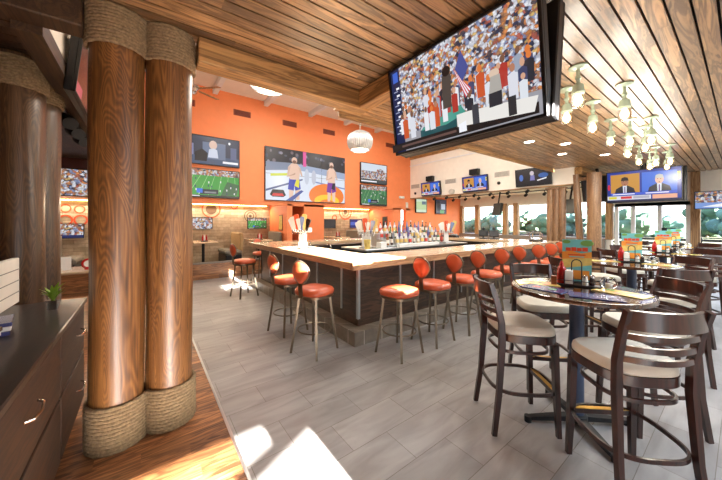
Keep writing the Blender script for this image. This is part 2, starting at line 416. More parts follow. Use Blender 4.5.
struct(bx('wall_bulkhead_top', (9.36, 2.76, 4.28), (9.46, 8.8, 5.25), 'beam_y'))
struct(bx('trim_4', (9.27, 2.76, 3.98), (9.3, 8.8, 4.02), 'white_trim'))
struct(bx('trim_5', (9.28, 2.76, 2.58), (9.46, 8.8, 2.61), 'beam_y'))
struct(bx('trim_6', (9.26, 2.76, 4.28), (9.46, 8.8, 4.42), 'beam_y'))
# plank canopy ceiling
m = MB(); y = -2.31
while y < 2.74:
    m.box((4.4, y+.055, 3.07), (17.2, .095, .024)); y += .11
while y < 3.25:
    m.box((5.65, y+.055, 3.07), (7.28, .095, .024)); y += .11
m.mi = 1; m.box((4.4, .22, 3.1), (17.2, 5.06, .02)); m.box((5.65, 3.0, 3.1), (7.28, .6, .02))
struct(m.build('ceiling', ['plank', 'plank_dark']))
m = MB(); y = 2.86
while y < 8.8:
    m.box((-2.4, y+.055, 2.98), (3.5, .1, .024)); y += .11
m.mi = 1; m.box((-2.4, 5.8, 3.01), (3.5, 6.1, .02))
struct(m.build('ceiling_left', ['beam_shaded', 'plank_dark']))
struct(bx('trim_10', (2.08, 3.26, 2.985), (9.3, 3.3, 3.12), 'beam', .004))
m = MB(); m.box((1.205, 2.69, 2.95), (1.73, .18, .2), .008); m.box((11.15, 2.69, 2.95), (3.7, .18, .2), .008); m.box((11.3, 2.76, 2.95), (3.7, .06, .42)); struct(MB().box((-2.26, 2.69, 2.95), (3.86, .18, .2), .008).build('ceiling_beam_left', 'beam_shaded'))
struct(m.build('ceiling_beam', 'beam'))
m = MB(); m.box((2.0, 2.42, 2.955), (.16, .72, .19), .008)
struct(m.build('ceiling_crossbeam', 'beam_y'))
struct(bx('ceiling_right', (9.44, 2.78, 2.75), (13.2, 8.8, 2.8), 'cream'))
# right glazed wall at x = 13
m = MB()
m.box((13.1, 5.85, .5), (.2, 6.1, 1.0)); m.box((13.1, 5.85, 2.55), (.2, 6.1, .5)); m.box((13.1, .2, 2.6), (.2, 5.2, 1.0))
m.box((13.1, -1.2, .2), (.2, 4.2, .4)); m.box((13.1, -1.9, 1.5), (.2, .8, 3))
struct(m.build('wall_right', 'white_paint'))
struct(bx('trim_7', (12.9, 2.95, .2), (13.0, 8.8, 1.0), 'grey_wall'))
ys = [2.85, 4.7, 6.03, 6.5, 7.87, 8.75]
for i, yy in enumerate(ys):
    struct(bx('window_post.%03d' % i, (12.95, yy-.1, .95), (13.15, yy+.1, 2.4), 'log_end', .01))
for i in range(len(ys)-1):
    w = bx('window_%d' % (i+1), (13.08, ys[i]+.1, 1.0), (13.09, ys[i+1]-.1, 2.3), 'pane'); struct(w)
m = MB()
for yy in (2.66, 2.24, 1.62, 1.02): m.box((13.05, yy, 1.05), (.1, .1, 2.1), .005)
m.box((13.05, 1.84, 2.14), (.1, 1.72, .12)); m.box((13.05, 2.45, .12), (.08, .4, .24)); m.box((13.05, 1.32, .12), (.08, .6, .24)); m.box((13.05, 1.93, .14), (.06, .56, .28))
struct(m.build('door_2', 'white_trim'))
for i, (a, b) in enumerate(((2.61, 2.29), (2.19, 1.67), (1.57, 1.07))):
    struct(bx('window_%d' % (11+i), (13.05, b, .25), (13.06, a, 2.08), 'pane'))
struct(bx('window_14', (13.05, -1.5, .4), (13.06, .75, 2.1), 'pane'))
struct(bx('trim_8', (12.9, .78, 0), (13.1, .97, 3.05), 'log_end', .01))
# west and south enclosing walls; south wall has window openings cut to shape the sun patches
struct(bx('wall_left', (-4.3, -2.4, 0), (-4.2, 10.5, 3.1), 'maroon'))
m = MB()
SY = -2.35
def south(x0, x1, z0, z1): m.box(((x0+x1)/2, SY, (z0+z1)/2), (x1-x0, .08, z1-z0))
south(-4.3, -.45, 0, 3.1); south(-.45, 1.0, 1.16, 3.1); south(1.0, 1.2, 0, 3.1); south(.72, 1.0, 1.1, 1.16)
south(1.2, 1.4, 0, 3.1); south(1.4, 2.95, 0, 1.93); south(1.4, 2.34, 1.93, 2.36); south(1.4, 1.96, 2.56, 3.1); south(2.62, 2.95, 1.93, 2.38); south(2.34, 2.62, 2.04, 2.38); south(2.95, 13.2, 0, 3.1)
struct(m.build('wall_south', 'white_paint'))
struct(MB().box((.74, SY-.05, 1.1), (.62, .04, .045), 0, Matrix.Rotation(R(-7), 4, 'Y')).build('shadow_bar', 'log_end'))  # unseen bar added to cast the slanted shadow band on the floor

# outside
struct(bx('ground', (13.3, -30, -.3), (160, 140, -.12), 'grass'))
struct(bx('path', (13.2, -4, -.15), (17.5, 14, -.05), 'deck'))

# ------------------------------------------------------------------ log posts with rope
def ropes(mb, circ, z0, n, pitch, r):
    # outline around two touching circles, offset, with a softened pinch
    (x1, y1, ra), (x2, y2, rb) = circ
    cx, cy = (x1+x2)/2, (y1+y2)/2
    pts = []
    K = 150
    for i in range(K):
        t = 2*PI*i/K; d = Vector((math.cos(t), math.sin(t))); best = 0
        for (x, y_, rr) in circ:
            o = Vector((cx-x, cy-y_)); bq = o.dot(d); cq = o.dot(o)-(rr+r)**2; D = bq*bq-cq
            if D > 0: best = max(best, -bq+math.sqrt(D))
        pts.append(best)
    for _ in range(3): pts = [(pts[i-1]+pts[i]*2+pts[(i+1) % K])/4 for i in range(K)]
    path = [(cx+math.cos(2*PI*i/K)*pts[i], cy+math.sin(2*PI*i/K)*pts[i]) for i in range(K)]
    for k in range(n):
        z = z0+pitch*(k+.5); rings = []
        for i in range(K+1):
            p = Vector((*path[i % K], z)); tn = Vector((*path[(i+1) % K], z))-Vector((*path[(i-1) % K], z)); tn.normalize()
            a = tn.cross(Vector((0, 0, 1))); ring = []
            for j in range(8):
                f = 2*PI*j/8; rr = r*(1+.16*math.cos(2*(f+i*.55+k)))
                ring.append(tuple(p+a*math.cos(f)*rr+Vector((0, 0, math.sin(f)*rr))))
            rings.append(ring)
        mb.loft(rings, False, False)
def log(p0, p1, r, seg=40):
    mb = MB(); p0, p1 = Vector(p0), Vector(p1); rings = []; n = 24; ph = rnd.random()*6
    for i in range(n+1):
        c = p0.lerp(p1, i/n); rings.append([(c.x+(r+.004*math.sin(3*t+ph+i*.4))*math.cos(t), c.y+(r+.004*math.sin(2*t+ph+i*.3))*math.sin(t), c.z) for t in [2*PI*j/seg for j in range(seg)]])
    return mb.loft(rings)
def post(name, label, circ, ztop, mt, rope=True, base=True, rope_top=(2.78, 12)):
    cx, cy = sum(c[0] for c in circ)/len(circ), sum(c[1] for c in circ)/len(circ)
    t = thing(name, (cx, cy, 0), 0, label, 'log post')
    L = [(x-cx, y-cy, r) for x, y, r in circ]
    for x, y_, r in L: log((x, y_, 0), (x, y_, ztop), r).build('log', mt, t)
    if base: mb = MB(); ropes(mb, L, 0, 13, .0245, .0135); mb.build('rope_wrap', 'rope', t)
    if rope: mb = MB(); ropes(mb, L, rope_top[0], rope_top[1], .0225, .0125); mb.build('rope_wrap', 'rope', t)
    return t
tag(post('log_post', 'big twin log post wrapped with rope at its foot and head, beside the drawer cabinet', [(-.158, 2.73, .158), (.158, 2.76, .156)], 3.05, 'log'), kind='thing')
tag(post('log_post', 'twin log post beyond the drawer cabinet, behind white boards', [(-.87, 3.72, .165), (-.83, 4.05, .165)], 2.96, 'log_shaded', rope_top=(2.68, 11)), kind='thing')
t = thing('log_post', (9.36, 3.22, 0), 0, 'flat faced triple log post under the bulkhead end', 'log post'); t['kind'] = 'thing'
for dy in (-.15, 0, .15): log((0, dy, 0), (0, dy, 2.5), .085, 24).build('log', 'log_pale', t)
bx('cap_plank', (-.1, -.25, 2.5), (.1, .25, 2.555), 'log_pale', .01, t)
t = thing('log_post', (9.36, 2.36, 0), 0, 'thick pale log post with leaning log brace near the hanging screens', 'log post'); t['kind'] = 'thing'
log((0, 0, 0), (0, 0, 2.85), .155, 32).build('log', 'log_pale', t)
log((0, .24, 0), (0, .4, 2.85), .08, 24).build('brace_log', 'log_pale', t)
MB().cyl((0, .05, 2.72), (0, .46, 2.72), .05, seg=16).build('cross_log', 'log_pale', t)

# ------------------------------------------------------------------ bar
t = thing('bar_counter', (2.1, 2.93, 0), 0, 'large rectangular bar base clad in dark planks with silver strips and tiled footrest', 'bar counter')
X0, X1, Y0, Y1 = 2.1, 8.6, 2.93, 7.25
def L(v): return (v[0]-2.1, v[1]-2.93, v[2])
def pbx(name, lo, hi, mt, b=0): return bx(name, L(lo), L(hi), mt, b, t)
pbx('front_panel', (X0+.17, Y0+.16, .18), (X1-.17, Y0+.24, .97), 'bar_panel')
pbx('side_panel', (X0+.17, Y0+.24, .18), (X0+.25, Y1-.16, .97), 'bar_panel_y')
pbx('side_panel', (X1-.25, Y0+.24, .18), (X1-.17, Y1-.16, .97), 'bar_panel_y')
pbx('rear_panel', (X0+.17, Y1-.24, .18), (X1-.17, Y1-.16, .97), 'bar_panel')
m = MB(); zt = .18
for lo, hi in (((X0, Y0), (X1, Y0+.3)), ((X0, Y0+.3), (X0+.3, Y1)), ((X1-.3, Y0+.3), (X1, Y1)), ((X0+.3, Y1-.3), (X1-.3, Y1))):
    a = L((*lo, 0)); b = L((*hi, zt)); m.box([(p+q)/2 for p, q in zip(a, b)], [q-p for p, q in zip(a, b)])
m.build('tiled_footrest', 'step_tile', t)
m = MB()
for k in range(1, 9): pbx('metal_strip', (X0+.17+.77*k-.015, Y0+.145, .3), (X0+.17+.77*k+.015, Y0+.165, .97), 'steel')
for k in range(1, 6): pbx('metal_strip', (X0+.155, Y0+.16+.74*k-.36, .33), (X0+.175, Y0+.16+.74*k-.33, .97), 'steel')
pbx('corner_strip', (X0+.15, Y0+.14, .28), (X0+.19, Y0+.18, .97), 'steel')
# worktop ring, a thing of its own
t2 = thing('worktop', (2.1, 2.93, .97), 0, 'long pale butcher block worktop running round the bar', 'worktop')
def T2(name, lo, hi, mt, b=.006): return bx(name, (lo[0]-2.1, lo[1]-2.93, lo[2]-.97), (hi[0]-2.1, hi[1]-2.93, hi[2]-.97), mt, b, t2)
XA, XB, YA, YB, W = 2.04, 8.62, 2.88, 7.32, .72
T2('front_slab', (XA+.06, YA+.06, .985), (XB, YA+W, 1.07), 'butcher'); T2('side_slab', (XA+.06, YA+W+.002, .985), (XA+W, YB-W, 1.07), 'butcher_y')
T2('side_slab', (XB-W, YA+W+.002, .985), (XB, YB-W, 1.07), 'butcher_y'); T2('rear_slab', (XA+.06, YB-W+.002, .985), (XB, YB, 1.07), 'butcher')
T2('edge_board', (XA, YA, .97), (XB, YA+.058, 1.072), 'edge_x', .008); T2('edge_board', (XA, YA+.06, .97), (XA+.058, YB, 1.072), 'edge_y', .008)
T2('edge_board', (XB+.002, YA, .97), (XB+.05, YB, 1.072), 'edge_y', .008)
# lower work counter inside, with island
bx('work_counter', (2.8, 3.62, .0), (7.86, 4.0, .86), ['iron'])
tag(bpy.data.objects['work_counter'], 'dark steel under counter just inside the long bar front', 'counter')
t = thing('back_bar', (5.4, 5.1, 0), 0, 'steel topped island in the middle of the bar carrying stepped bottle shelves', 'bar island')
bx('cabinet_body', (-1.75, -.42, 0), (1.75, .42, .96), 'iron', .01, t); bx('steel_top', (-1.8, -.46, .96), (1.8, .46, 1.0), 'steel', .006, t)
for k in range(3): bx('shelf_step', (-1.05, -.3+.2*k, 1.0), (1.05, -.1+.2*k, 1.04+.13*k), 'steel', .004, t)

def bottle(kind, glassm, labm, capm, h=.29, r=.037):
    o = MB()
    if kind == 0: prof = [(r*.9, 0), (r, .008), (r, h*.58), (r*.8, h*.68), (r*.36, h*.76), (r*.33, h*.93)]
    elif kind == 1: prof = [(r*.95, 0), (r*1.05, .01), (r*1.12, h*.5), (r*.95, h*.6), (r*.4, h*.68), (r*.36, h*.9)]
    else: prof = [(r*.8, 0), (r*.85, .008), (r*.85, h*.5), (r*.5, h*.66), (r*.34, h*.8), (r*.34, h*.94)]
    b = o.lathe(prof, seg=14).build('bottle', glassm)
    rr = prof[2][0]+.0015
    MB().lathe([(rr, h*.16), (rr, h*.45)], seg=14, cap=False).build('label', labm, b)
    MB().lathe([(r*.42, h*.9), (r*.42, h*1.0)], seg=10).build('cap', capm, b)
    return b
cols = ['amber', 'clear', 'dark', 'clear', 'green', 'blue', 'gold', 'clear', 'red', 'purple']
words_ = dict(amber='amber', clear='clear', dark='dark', green='green', blue='blue', gold='golden', red='red', purple='violet')
kinds = []
for i, c in enumerate(cols): kinds.append((c, bottle(i % 3, 'btl_'+c, 'lab_'+'abacadabca'[i], ['black', 'brass', 'white', 'red'][i % 4], .27+.02*(i % 3))))
used = set(); tier = ['lowest', 'middle', 'top']
for k in range(3):
    for i in range(14):
        j = rnd.randrange(10) if i % 3 else (i*7+k*3) % 10
        c, src = kinds[j]
        loc = (5.4-.97+i*.149+rnd.uniform(-.02, .02), 5.1-.2+.2*k, 1.04+.13*k+.0)
        lab = '%s liquor bottle, %s from the tumbler end, %s shelf step' % (words_[c], ORD[i], tier[k])
        if j in used: dup(src, loc, rnd.random()*6, lab, 'liquor bottles on the bar island')
        else: used.add(j); src.location = loc; tag(src, lab, 'bottle', 'liquor bottles on the bar island')
for j in range(10):
    if j not in used: bpy.data.objects.remove(kinds[j][1])

def tap_tower(loc, rz, label, wide, nh, h=.3, fan=True):
    t = thing('tap_tower', loc, rz, label, 'tap tower')
    bx('drip_tray', (-.16, -.09, 0), (.16, .09, .025), 'steel', .004, t)
    bx('column', (-wide/2, -.05, .025), (wide/2, .05, h), 'white', .012, t)
    bx('head', (-.19, -.05, h), (.19, .05, h+.09), 'white', .012, t)
    hw = 1.5; cs = ['white', 'lab_a', 'mural', 'white', 'btl_blue', 'lab_b', 'chrome', 'white']
    for k in range(nh):
        x = -.16+.32*k/(nh-1)
        m = MB(); m.cyl((x, -.05, h+.05), (x, -.12, h+.03), .014, seg=10); m.cyl((x, -.11, h+.04), (x, -.12, h-.04), .009, seg=8)
        tp = m.build('tap', 'chrome', t)
        m = MB(); m.T = Matrix.Translation((x, -.11, h+.05)) @ Matrix.Rotation(R(-14+28*k/(nh-1)+(-1)**k*4), 4, 'Y') @ Matrix.Rotation(R(6), 4, 'X')
        m.loft([[(a*w_*hw, b*.016, z) for a, b in ((-1, -1), (1, -1), (1, 1), (-1, 1))] for z, w_ in ((0, .012), (.05, .014), (.15+.03*(k%3), .03), (.2+.04*(k%3), .034), (.22+.04*(k%3), .02))])
        m.build('handle', cs[k % 8], tp)
    return t
tap_tower((2.5, 5.25, 1.07), R(-60), 'white beer tap tower with fanned handles standing on the left limb of the bar', .14, 7)
tap_tower((3.9, 5.0, 1.0), R(-40), 'beer tap tower with pale glasses at the near end of the bottle island', .2, 6)
tap_tower((6.85, 5.1, 1.0), R(-40), 'beer tap tower at the far end of the bottle island, past the bottles', .12, 6, .26)
# things on the bar
def pos(x, y, lab):
    t = thing('order_terminal', (x, y, 1.07), R(-50), lab, 'order terminal', 'small black order terminals')
    bx('base', (-.13, -.1, 0), (.13, .1, .03), 'black', .006, t)
    MB().box((0, .02, .16), (.26, .03, .19), .008, Matrix.Rotation(R(-18), 4, 'X')).build('screen', 'black', t)
    MB().cyl((0, .03, .02), (0, .03, .12), .025, seg=12).build('stem', 'black', t)
    MB().lathe([(.03, .26), (.05, .28), (.045, .32), (.02, .34)], (0, .02, 0), 14).build('speaker', 'black', t)
pos(8.2, 4.75, 'black order terminal on the far bar limb, nearer the triple log post'); pos(8.2, 4.42, 'black order terminal on the far bar limb, second from the glass jar')
for i, (x, y) in enumerate([(8.1, 6.05), (8.1, 5.72)]):
    t = thing('garnish_tray', (x, y, 1.07), R(90), 'black garnish tray with lidded wells on the far bar limb, %s' % ('toward the orange wall' if i == 0 else 'next to the order terminals'), 'garnish tray', 'garnish trays')
    bx('tray', (-.14, -.09, 0), (.14, .09, .07), 'black', .008, t)
    for k in range(3): MB().lathe([(.035, .07), (.035, .1), (.012, .115)], (-.085+.085*k, 0, 0), 12).build('lid', 'steel', t)
t = thing('glass_jar', (8.15, 3.27, 1.07), 0, 'lidded clear glass jar on black base at the bar corner below the triple log post', 'jar')
MB().lathe([(.16, 0), (.16, .03), (.1, .05)], seg=24).build('base', 'black', t)
MB().lathe([(.09, .05), (.15, .09), (.15, .2), (.1, .25)], seg=24).build('body', 'glass', t); MB().lathe([(.11, .25), (.11, .265), (.02, .28), (.02, .3)], seg=20).build('lid', 'black', t)
t = thing('service_mat', (2.42, 4.98, 1.07), 0, 'dark rubber service mat in front of the white tap tower', 'mat'); bx('mat', (-.14, -.1, 0), (.14, .1, .018), 'black', .003, t)
def faucet(x, y, lab):
    m = MB(); m.cyl((0, 0, 0), (0, 0, .05), .022, seg=12); m.tube([(0, 0, .04), (0, 0, .2), (.02, .02, .25), (.07, .07, .26), (.11, .11, .22)], .011, 8)
    o = m.build('faucet', 'chrome'); o.location = (x, y, .86); o.rotation_euler = (0, 0, rnd.random()*2); tag(o, lab, 'faucet', 'bar sink faucets')
bx('sink_counter', (2.8, 4.2, .0), (3.2, 6.58, .86), 'iron'); tag(bpy.data.objects['sink_counter'], 'dark steel sink counter behind the left limb of the bar', 'counter')
bx('rear_counter', (3.3, 6.2, 0), (7.8, 6.58, 1.0), 'black'); tag(bpy.data.objects['rear_counter'], 'black work counter inside the far limb of the bar, before the booths', 'counter')
faucet(3.0, 5.0, 'chrome gooseneck faucet in the sink counter, nearer the corner of the bar'); faucet(3.0, 5.9, 'chrome gooseneck faucet in the sink counter, nearer the orange wall')
t = thing('glass_tumbler', (3.75, 4.78, 1.0), 0, 'pale yellow plastic tumbler beside the near tap tower', 'tumbler'); MB().lathe([(.06, 0), (.075, .2), (.07, .2), (.056, .01)], seg=18).build('cup', 'menu_yellow', t)
t = thing('napkin_box', (4.15, 4.78, 1.0), .3, 'white paper napkin box at the near end of the bottle shelves', 'box'); bx('box', (-.12, -.06, 0), (.12, .06, .13), 'white', .006, t)
t = thing('ice_bin', (5.3, 4.72, 1.0), 0, 'long white tray of bar tools before the bottles', 'tray'); bx('tray', (-.7, -.05, 0), (.7, .05, .07), 'white', .004, t)

# ------------------------------------------------------------------ stools
def make_stool(back=True):
    t = thing('bar_stool', (0, 0, 0), 0, '', 'bar stool', 'orange bar stools')
    n = 36; m = MB()
    m.loft([[(x, y, z) for x, y in sel(n, .2*k, .205*k, 2.9)] for k, z in ((.95, .7), (1.02, .705), (1.06, .725), (1.05, .75), (.97, .772), (.8, .784), (.45, .792), (.05, .795))])
    m.build('seat', 'vinyl', t)
    m = MB(); m.loft([[(x, y, z) for x, y in sel(n, .205, .21, 2.9)] for z in (.672, .7)]); m.build('seat_frame', 'bronze', t)
    for sx in (-1, 1):
        for sy in (-1, 1):
            m = MB(); m.sweep([(sx*.13, sy*.13, .675), (sx*.155, sy*.155, .4), (sx*.2, sy*.2, 0)], [(.013, -.013), (.013, .013), (-.013, .013), (-.013, -.013)], smooth=False, up=(sx, -sy, 0))
            m.build('leg', 'bronze', t)
    m = MB(); K = 40; m.tube([(.2*math.cos(2*PI*i/K), .2*math.sin(2*PI*i/K), .27) for i in range(K)], .009, 8, True); m.build('foot_ring', 'bronze', t)
    if back:
        # balloon back standing at the -x side, convex outward
        out = []; n = 40
        for i in range(n):
            a = 2*PI*i/n; w = .122*math.cos(a); z = .985+.13*math.sin(a)
            if math.sin(a) < 0: w *= (1+.38*math.sin(a))
            out.append((w, z))
        bend = lambda y, z, off: (-.235-.10*(z-.8)-off+.9*y*y, y, z)
        cy = .985; m = MB(); rings = []
        for k, off in ((.02, -.026), (.6, -.024), (.9, -.016), (1, 0), (1, .01), (.92, .022), (.6, .032), (.02, .036)):
            rings.append([bend(w*k, cy+(z-cy)*k, off) for w, z in out])
        m.loft(rings); m.build('backrest', 'vinyl', t)
        m = MB(); m.tube([bend(w*1.05, cy+(z-cy)*1.05, .002) for w, z in out], .011, 8, True, up=(1, 0, 0)); f = m.build('back_frame', 'bronze', t)
        m = MB(); m.sweep([bend(0, .86, .012), (-.25, 0, .8), (-.24, 0, .7), (-.16, 0, .68)], [(.028, -.006), (.028, .006), (-.028, .006), (-.028, -.006)], up=(1, 0, 0)); m.build('back_bracket', 'bronze', t)
    return t
proto = make_stool(True); plain = make_stool(False)
def oldest(o, loc, rz, lab):
    o.location = loc; o.rotation_euler = (0, 0, rz); o['label'] = lab
oldest(plain, (2.45, 2.50, 0), R(6), 'backless orange bar stool at the near corner of the bar front')
SP = [(3.07, 2.5, 4), (3.74, 2.5, 8), (4.4, 2.5, 0), (5.1, 2.5, 5), (5.82, 2.5, -4), (6.5, 2.48, 6), (7.15, 2.48, 2), (7.8, 2.48, -6)]
for i, (x, y, a) in enumerate(SP):
    lab = 'orange stool, %s along the bar front after the backless one' % ORD[i]
    if i == 0: oldest(proto, (x, y, 0), R(a), lab)
    else: dup(proto, (x, y, 0), R(a), lab)
for (x, y, a, lab) in [(1.66, 3.16, 22, 'orange balloon back bar stool on the short bar side, nearest the bar corner'), (1.66, 3.98, 12, 'orange balloon back bar stool on the short bar side, second from the bar corner'),
                       (1.69, 6.38, 14, 'orange balloon back bar stool on the short bar side, standing apart near the booths'), (2.5, 7.75, -80, 'orange bar stool mostly hidden behind the far end of the bar')]:
    dup(proto, (x, y, 0), R(a), lab)

# ------------------------------------------------------------------ ladder back bar chairs
def rect(w, h): return [(w/2, -h/2), (w/2, h/2), (-w/2, h/2), (-w/2, -h/2)]
def make_chair():
    t = thing('bar_chair', (0, 0, 0), 0, '', 'bar chair', 'ladder back bar chairs')
    n = 40
    def outl(k, z, dome=0):
        o = []
        for x, y in sel(n, 1, 1, 3.2):
            wx = .215+.022*y                     # wider in front
            o.append((x*wx*k, y*.21*k-.005, z))
        return o
    m = MB(); m.loft([outl(k, z) for k, z in ((.97, .732), (1.0, .737), (1.005, .757), (.985, .778), (.92, .793), (.6, .802), (.05, .804))]); m.build('seat', 'cream_vinyl', t)
    m = MB(); m.loft([outl(1.0, .675), outl(1.02, .68), outl(1.02, .732)], smooth=True); m.build('seat_frame', 'mahogany', t)
    for sx in (-1, 1):
        m = MB(); m.sweep([(sx*.185, .165, .675), (sx*.19, .172, .35), (sx*.2, .185, 0)], rect(.038, .038), smooth=False, up=(0, 1, 0), scales=[1.05, 1, .78]); m.build('leg', 'mahogany', t)
        m = MB(); P = [(sx*.21, -.275, 0), (sx*.195, -.235, .3), (sx*.187, -.21, .66), (sx*.187, -.213, .82), (sx*.188, -.245, .97), (sx*.193, -.293, 1.115)]
        m.sweep(P, rect(.03, .04), smooth=True, up=(0, 1, 0), scales=[.85, .95, 1.1, 1.05, .95, .8]); m.build('stile', 'mahogany', t)
    def slat(name, z, h, yb, w, th=.018):
        pts = []
        for i in range(13):
            u = i/12*2-1; pts.append((u*w, yb-.055*(1-u*u), z))
        m = MB(); m.sweep(pts, rect(th, h), up=(0, 0, 1)); m.build(name, 'mahogany', t)
    slat('top_rail', 1.062, .1, -.272, .188, .024)
    for z, yb in ((.97, -.248), (.902, -.232), (.838, -.22)): slat('slat', z, .03, yb, .184)
    def hoop(name, z, a, b, h=.022, cy=-.02, e=3.0):
        m = MB(); m.sweep([(x, y+cy, z) for x, y in sel(44, a, b, e)], rect(.014, h), True); m.build(name, 'mahogany', t)
    hoop('upper_hoop', .6, .186, .19); hoop('stretcher_hoop', .315, .225, .235, .024)
    m = MB(); m.box((0, .178, .3), (.35, .024, .036), .004); fr = m.build('foot_rail', 'mahogany', t)
    m = MB(); m.box((0, .18, .3195), (.34, .03, .004)); m.build('brass_strip', 'brass', fr)
    return t
cp = make_chair()
first = [True]
def chair(x, y, face, lab):
    rz = R(face-90)
    if first[0]: oldest(cp, (x, y, 0), rz, lab); first[0] = False; return
    dup(cp, (x, y, 0), rz, lab)
TBL = [(2.70, .79), (4.92, .86), (6.9, .82), (8.9, .9)]
chair(2.40, 1.085, -41, 'dark ladder back chair at the nearest table with its back to the bar corner')
chair(2.33, .45, 48, 'largest ladder back chair, seen from behind at the nearest table')
chair(3.14, 1.2, 225, 'dark chair beyond the nearest table, cream seat seen under the table edge')
chair(3.15, .49, 138, 'dark bar chair at the nearest table, its curved top rail between two tables')
names = ['second table', 'third table', 'farthest table']
for i, (tx, ty) in enumerate(TBL[1:]):
    for dx, dy, f, w in ((-.5, -.34, 34, 'its back toward the nearer table'), (-.42, .38, -42, 'on the bar side, back to the stools'), (.42, .42, 225, 'on the far bar side, facing this way'), (.52, -.3, 150, 'on the window side, facing back')):
        if i == 2 and dy < 0 and dx > 0: pass
        chair(tx+dx*1.05, ty+dy*1.05, f, 'dark ladder back chair at the %s, %s' % (names[i], w))

# ------------------------------------------------------------------ round tables
def make_table():
    t = thing('bar_table', (0, 0, 0), 0, '', 'table', 'round bar tables')
    MB().lathe([(.438, 1.024), (.442, 1.026), (.442, 1.05)], seg=64).build('table_top', 'table_top', t)
    MB().lathe([(.4405, 1.02), (.45, 1.021), (.453, 1.036), (.45, 1.05), (.4405, 1.0515)], seg=64, cap=False).build('rim', 'table_rim', t)
    MB().lathe([(.17, .995), (.17, 1.024)], seg=24).build('top_plate', 'iron', t)
    MB().lathe([(.055, .06), (.048, .09), (.048, .995)], seg=24).build('pole', 'bluepole', t)
    MB().lathe([(.07, .03), (.07, .075), (.055, .085)], seg=24).build('hub', 'iron', t)
    for k in range(4):
        a = PI/4+k*PI/2; c, s_ = math.cos(a), math.sin(a)
        m = MB(); m.sweep([(c*.05, s_*.05, .05), (c*.2, s_*.2, .042), (c*.37, s_*.37, .03)], rect(.055, .035), scales=[1.1, .95, .75]); m.cyl((c*.37, s_*.37, 0), (c*.37, s_*.37, .045), .026, seg=14)
        m.build('foot', 'iron', t)
    return t
tp = make_table()
tl = ['nearest round table with glossy dark top and blond rim', 'second round table, its blue grey pole showing behind the nearest menu card', 'third round table down the row toward the glass door', 'farthest round table in the row, before the white glass door']
for i, (x, y) in enumerate(TBL):
    if i == 0: oldest(tp, (x, y, 0), R(45-40), tl[0])
    else: dup(tp, (x, y, 0), R(10*i), tl[i])
ZT = 1.0505
wh = ['nearest round table', 'second round table', 'third round table', 'farthest round table']
def menu_card(x, y, rz, lab):
    t = thing('menu_card', (x, y, ZT), rz, lab, 'menu card', 'menu cards')
    m = MB()
    def P(pts, mi, d=0):
        m.mi = mi; m.loft([[(px, -.006-d, pz) for px, pz in pts], [(px, .006+d*0, pz) for px, pz in pts]] if d == 0 else [[(px, -.006-d, pz) for px, pz in pts], [(px, -.006, pz) for px, pz in pts]], smooth=False)
    rc = lambda a, b, c, d: [(a, b), (c, b), (c, d), (a, d)]
    P(rc(-.1, .012, .1, .37), 0); P(rc(-.085, .03, .085, .11), 1, .001); P([(-.1, .12), (.1, .16), (.1, .22), (-.1, .2)], 2, .001)
    P([(-.1, .2), (.1, .22), (.1, .27), (.03, .255), (-.04, .275), (-.1, .262)], 1, .0008)
    for k, (a, b) in enumerate(((-.075, -.04), (-.036, -.002), (.002, .034), (.038, .075))): P(rc(a, .272, b, .3+.004*(k % 2)), 3, .0018)
    P(rc(-.06, .235, .06, .245), 3, .0018); P(rc(-.05, .22, .05, .228), 0, .0018)
    P([(.1+.0*math.cos(a)-.03+.045*math.cos(a), .34+.025*math.sin(a)) for a in [2*PI*i/14 for i in range(14)]], 4, .002)
    P([(-.07+.028*math.cos(a), .35+.016*math.sin(a)) for a in [2*PI*i/14 for i in range(14)]], 4, .002)
    m.build('card', ['teal', 'menu_orange', 'menu_yellow', 'menu_red', 'menu_green'], t)
    bx('stand', (-.11, -.04, 0), (.11, .04, .014), 'black', .003, t)
    return t
def caddy(x, y, rz, lab):
    t = thing('condiment_caddy', (x, y, ZT), rz, lab, 'caddy', 'condiment caddies')
    bx('tray', (-.15, -.055, 0), (.15, .055, .012), 'black', .004, t)
    m = MB(); m.tube([(-.15, -.055, .045), (.15, -.055, .045), (.15, .055, .045), (-.15, .055, .045)], .003, 6, True)
    for a in (-.15, .15):
        for b in (-.055, .055): m.cyl((a, b, .01), (a, b, .046), .003, seg=6)
    m.build('rail', 'black', t)
    arc = [(-.033, 0, .01), (-.033, 0, .18)]+[(-.033*math.cos(a), 0, .18+.033*math.sin(a)) for a in [PI*i/10 for i in range(1, 10)]]+[(.033, 0, .18), (.033, 0, .01)]
    MB().tube(arc, .0045, 8, up=(0, 1, 0)).build('handle', 'black', t)
def squeeze(x, y, lab):
    o = thing('ketchup_bottle', (x, y, ZT+.012), 0, lab, 'ketchup bottle', 'ketchup bottles')
    MB().lathe([(.03, 0), (.033, .008), (.033, .11), (.026, .135), (.014, .145)], seg=18).build('body', 'red', o)
    MB().lathe([(.016, .145), (.016, .16), (.005, .185)], seg=12).build('cap', 'red', o)
def shaker(x, y, lab, mt):
    o = thing('shaker', (x, y, ZT+.012), 0, lab, 'shaker', 'salt and pepper shakers')
    MB().lathe([(.018, 0), (.021, .005), (.017, .06)], seg=14).build('body', mt, o); MB().lathe([(.019, .06), (.018, .075), (.008, .083)], seg=14).build('cap', 'chrome', o)
def napkins(x, y, rz, lab):
    o = thing('napkin_holder', (x, y, ZT+.012), rz, lab, 'napkin holder', 'napkin holders')
    bx('base', (-.05, -.03, 0), (.05, .03, .006), 'chrome', 0, o)
    for s_ in (-1, 1): bx('side', (-.05, s_*.03-.002, .006), (.05, s_*.03+.002, .075), 'chrome', 0, o)
    bx('napkin_stack', (-.055, -.026, .006), (.055, .026, .11), 'paper', .002, o)
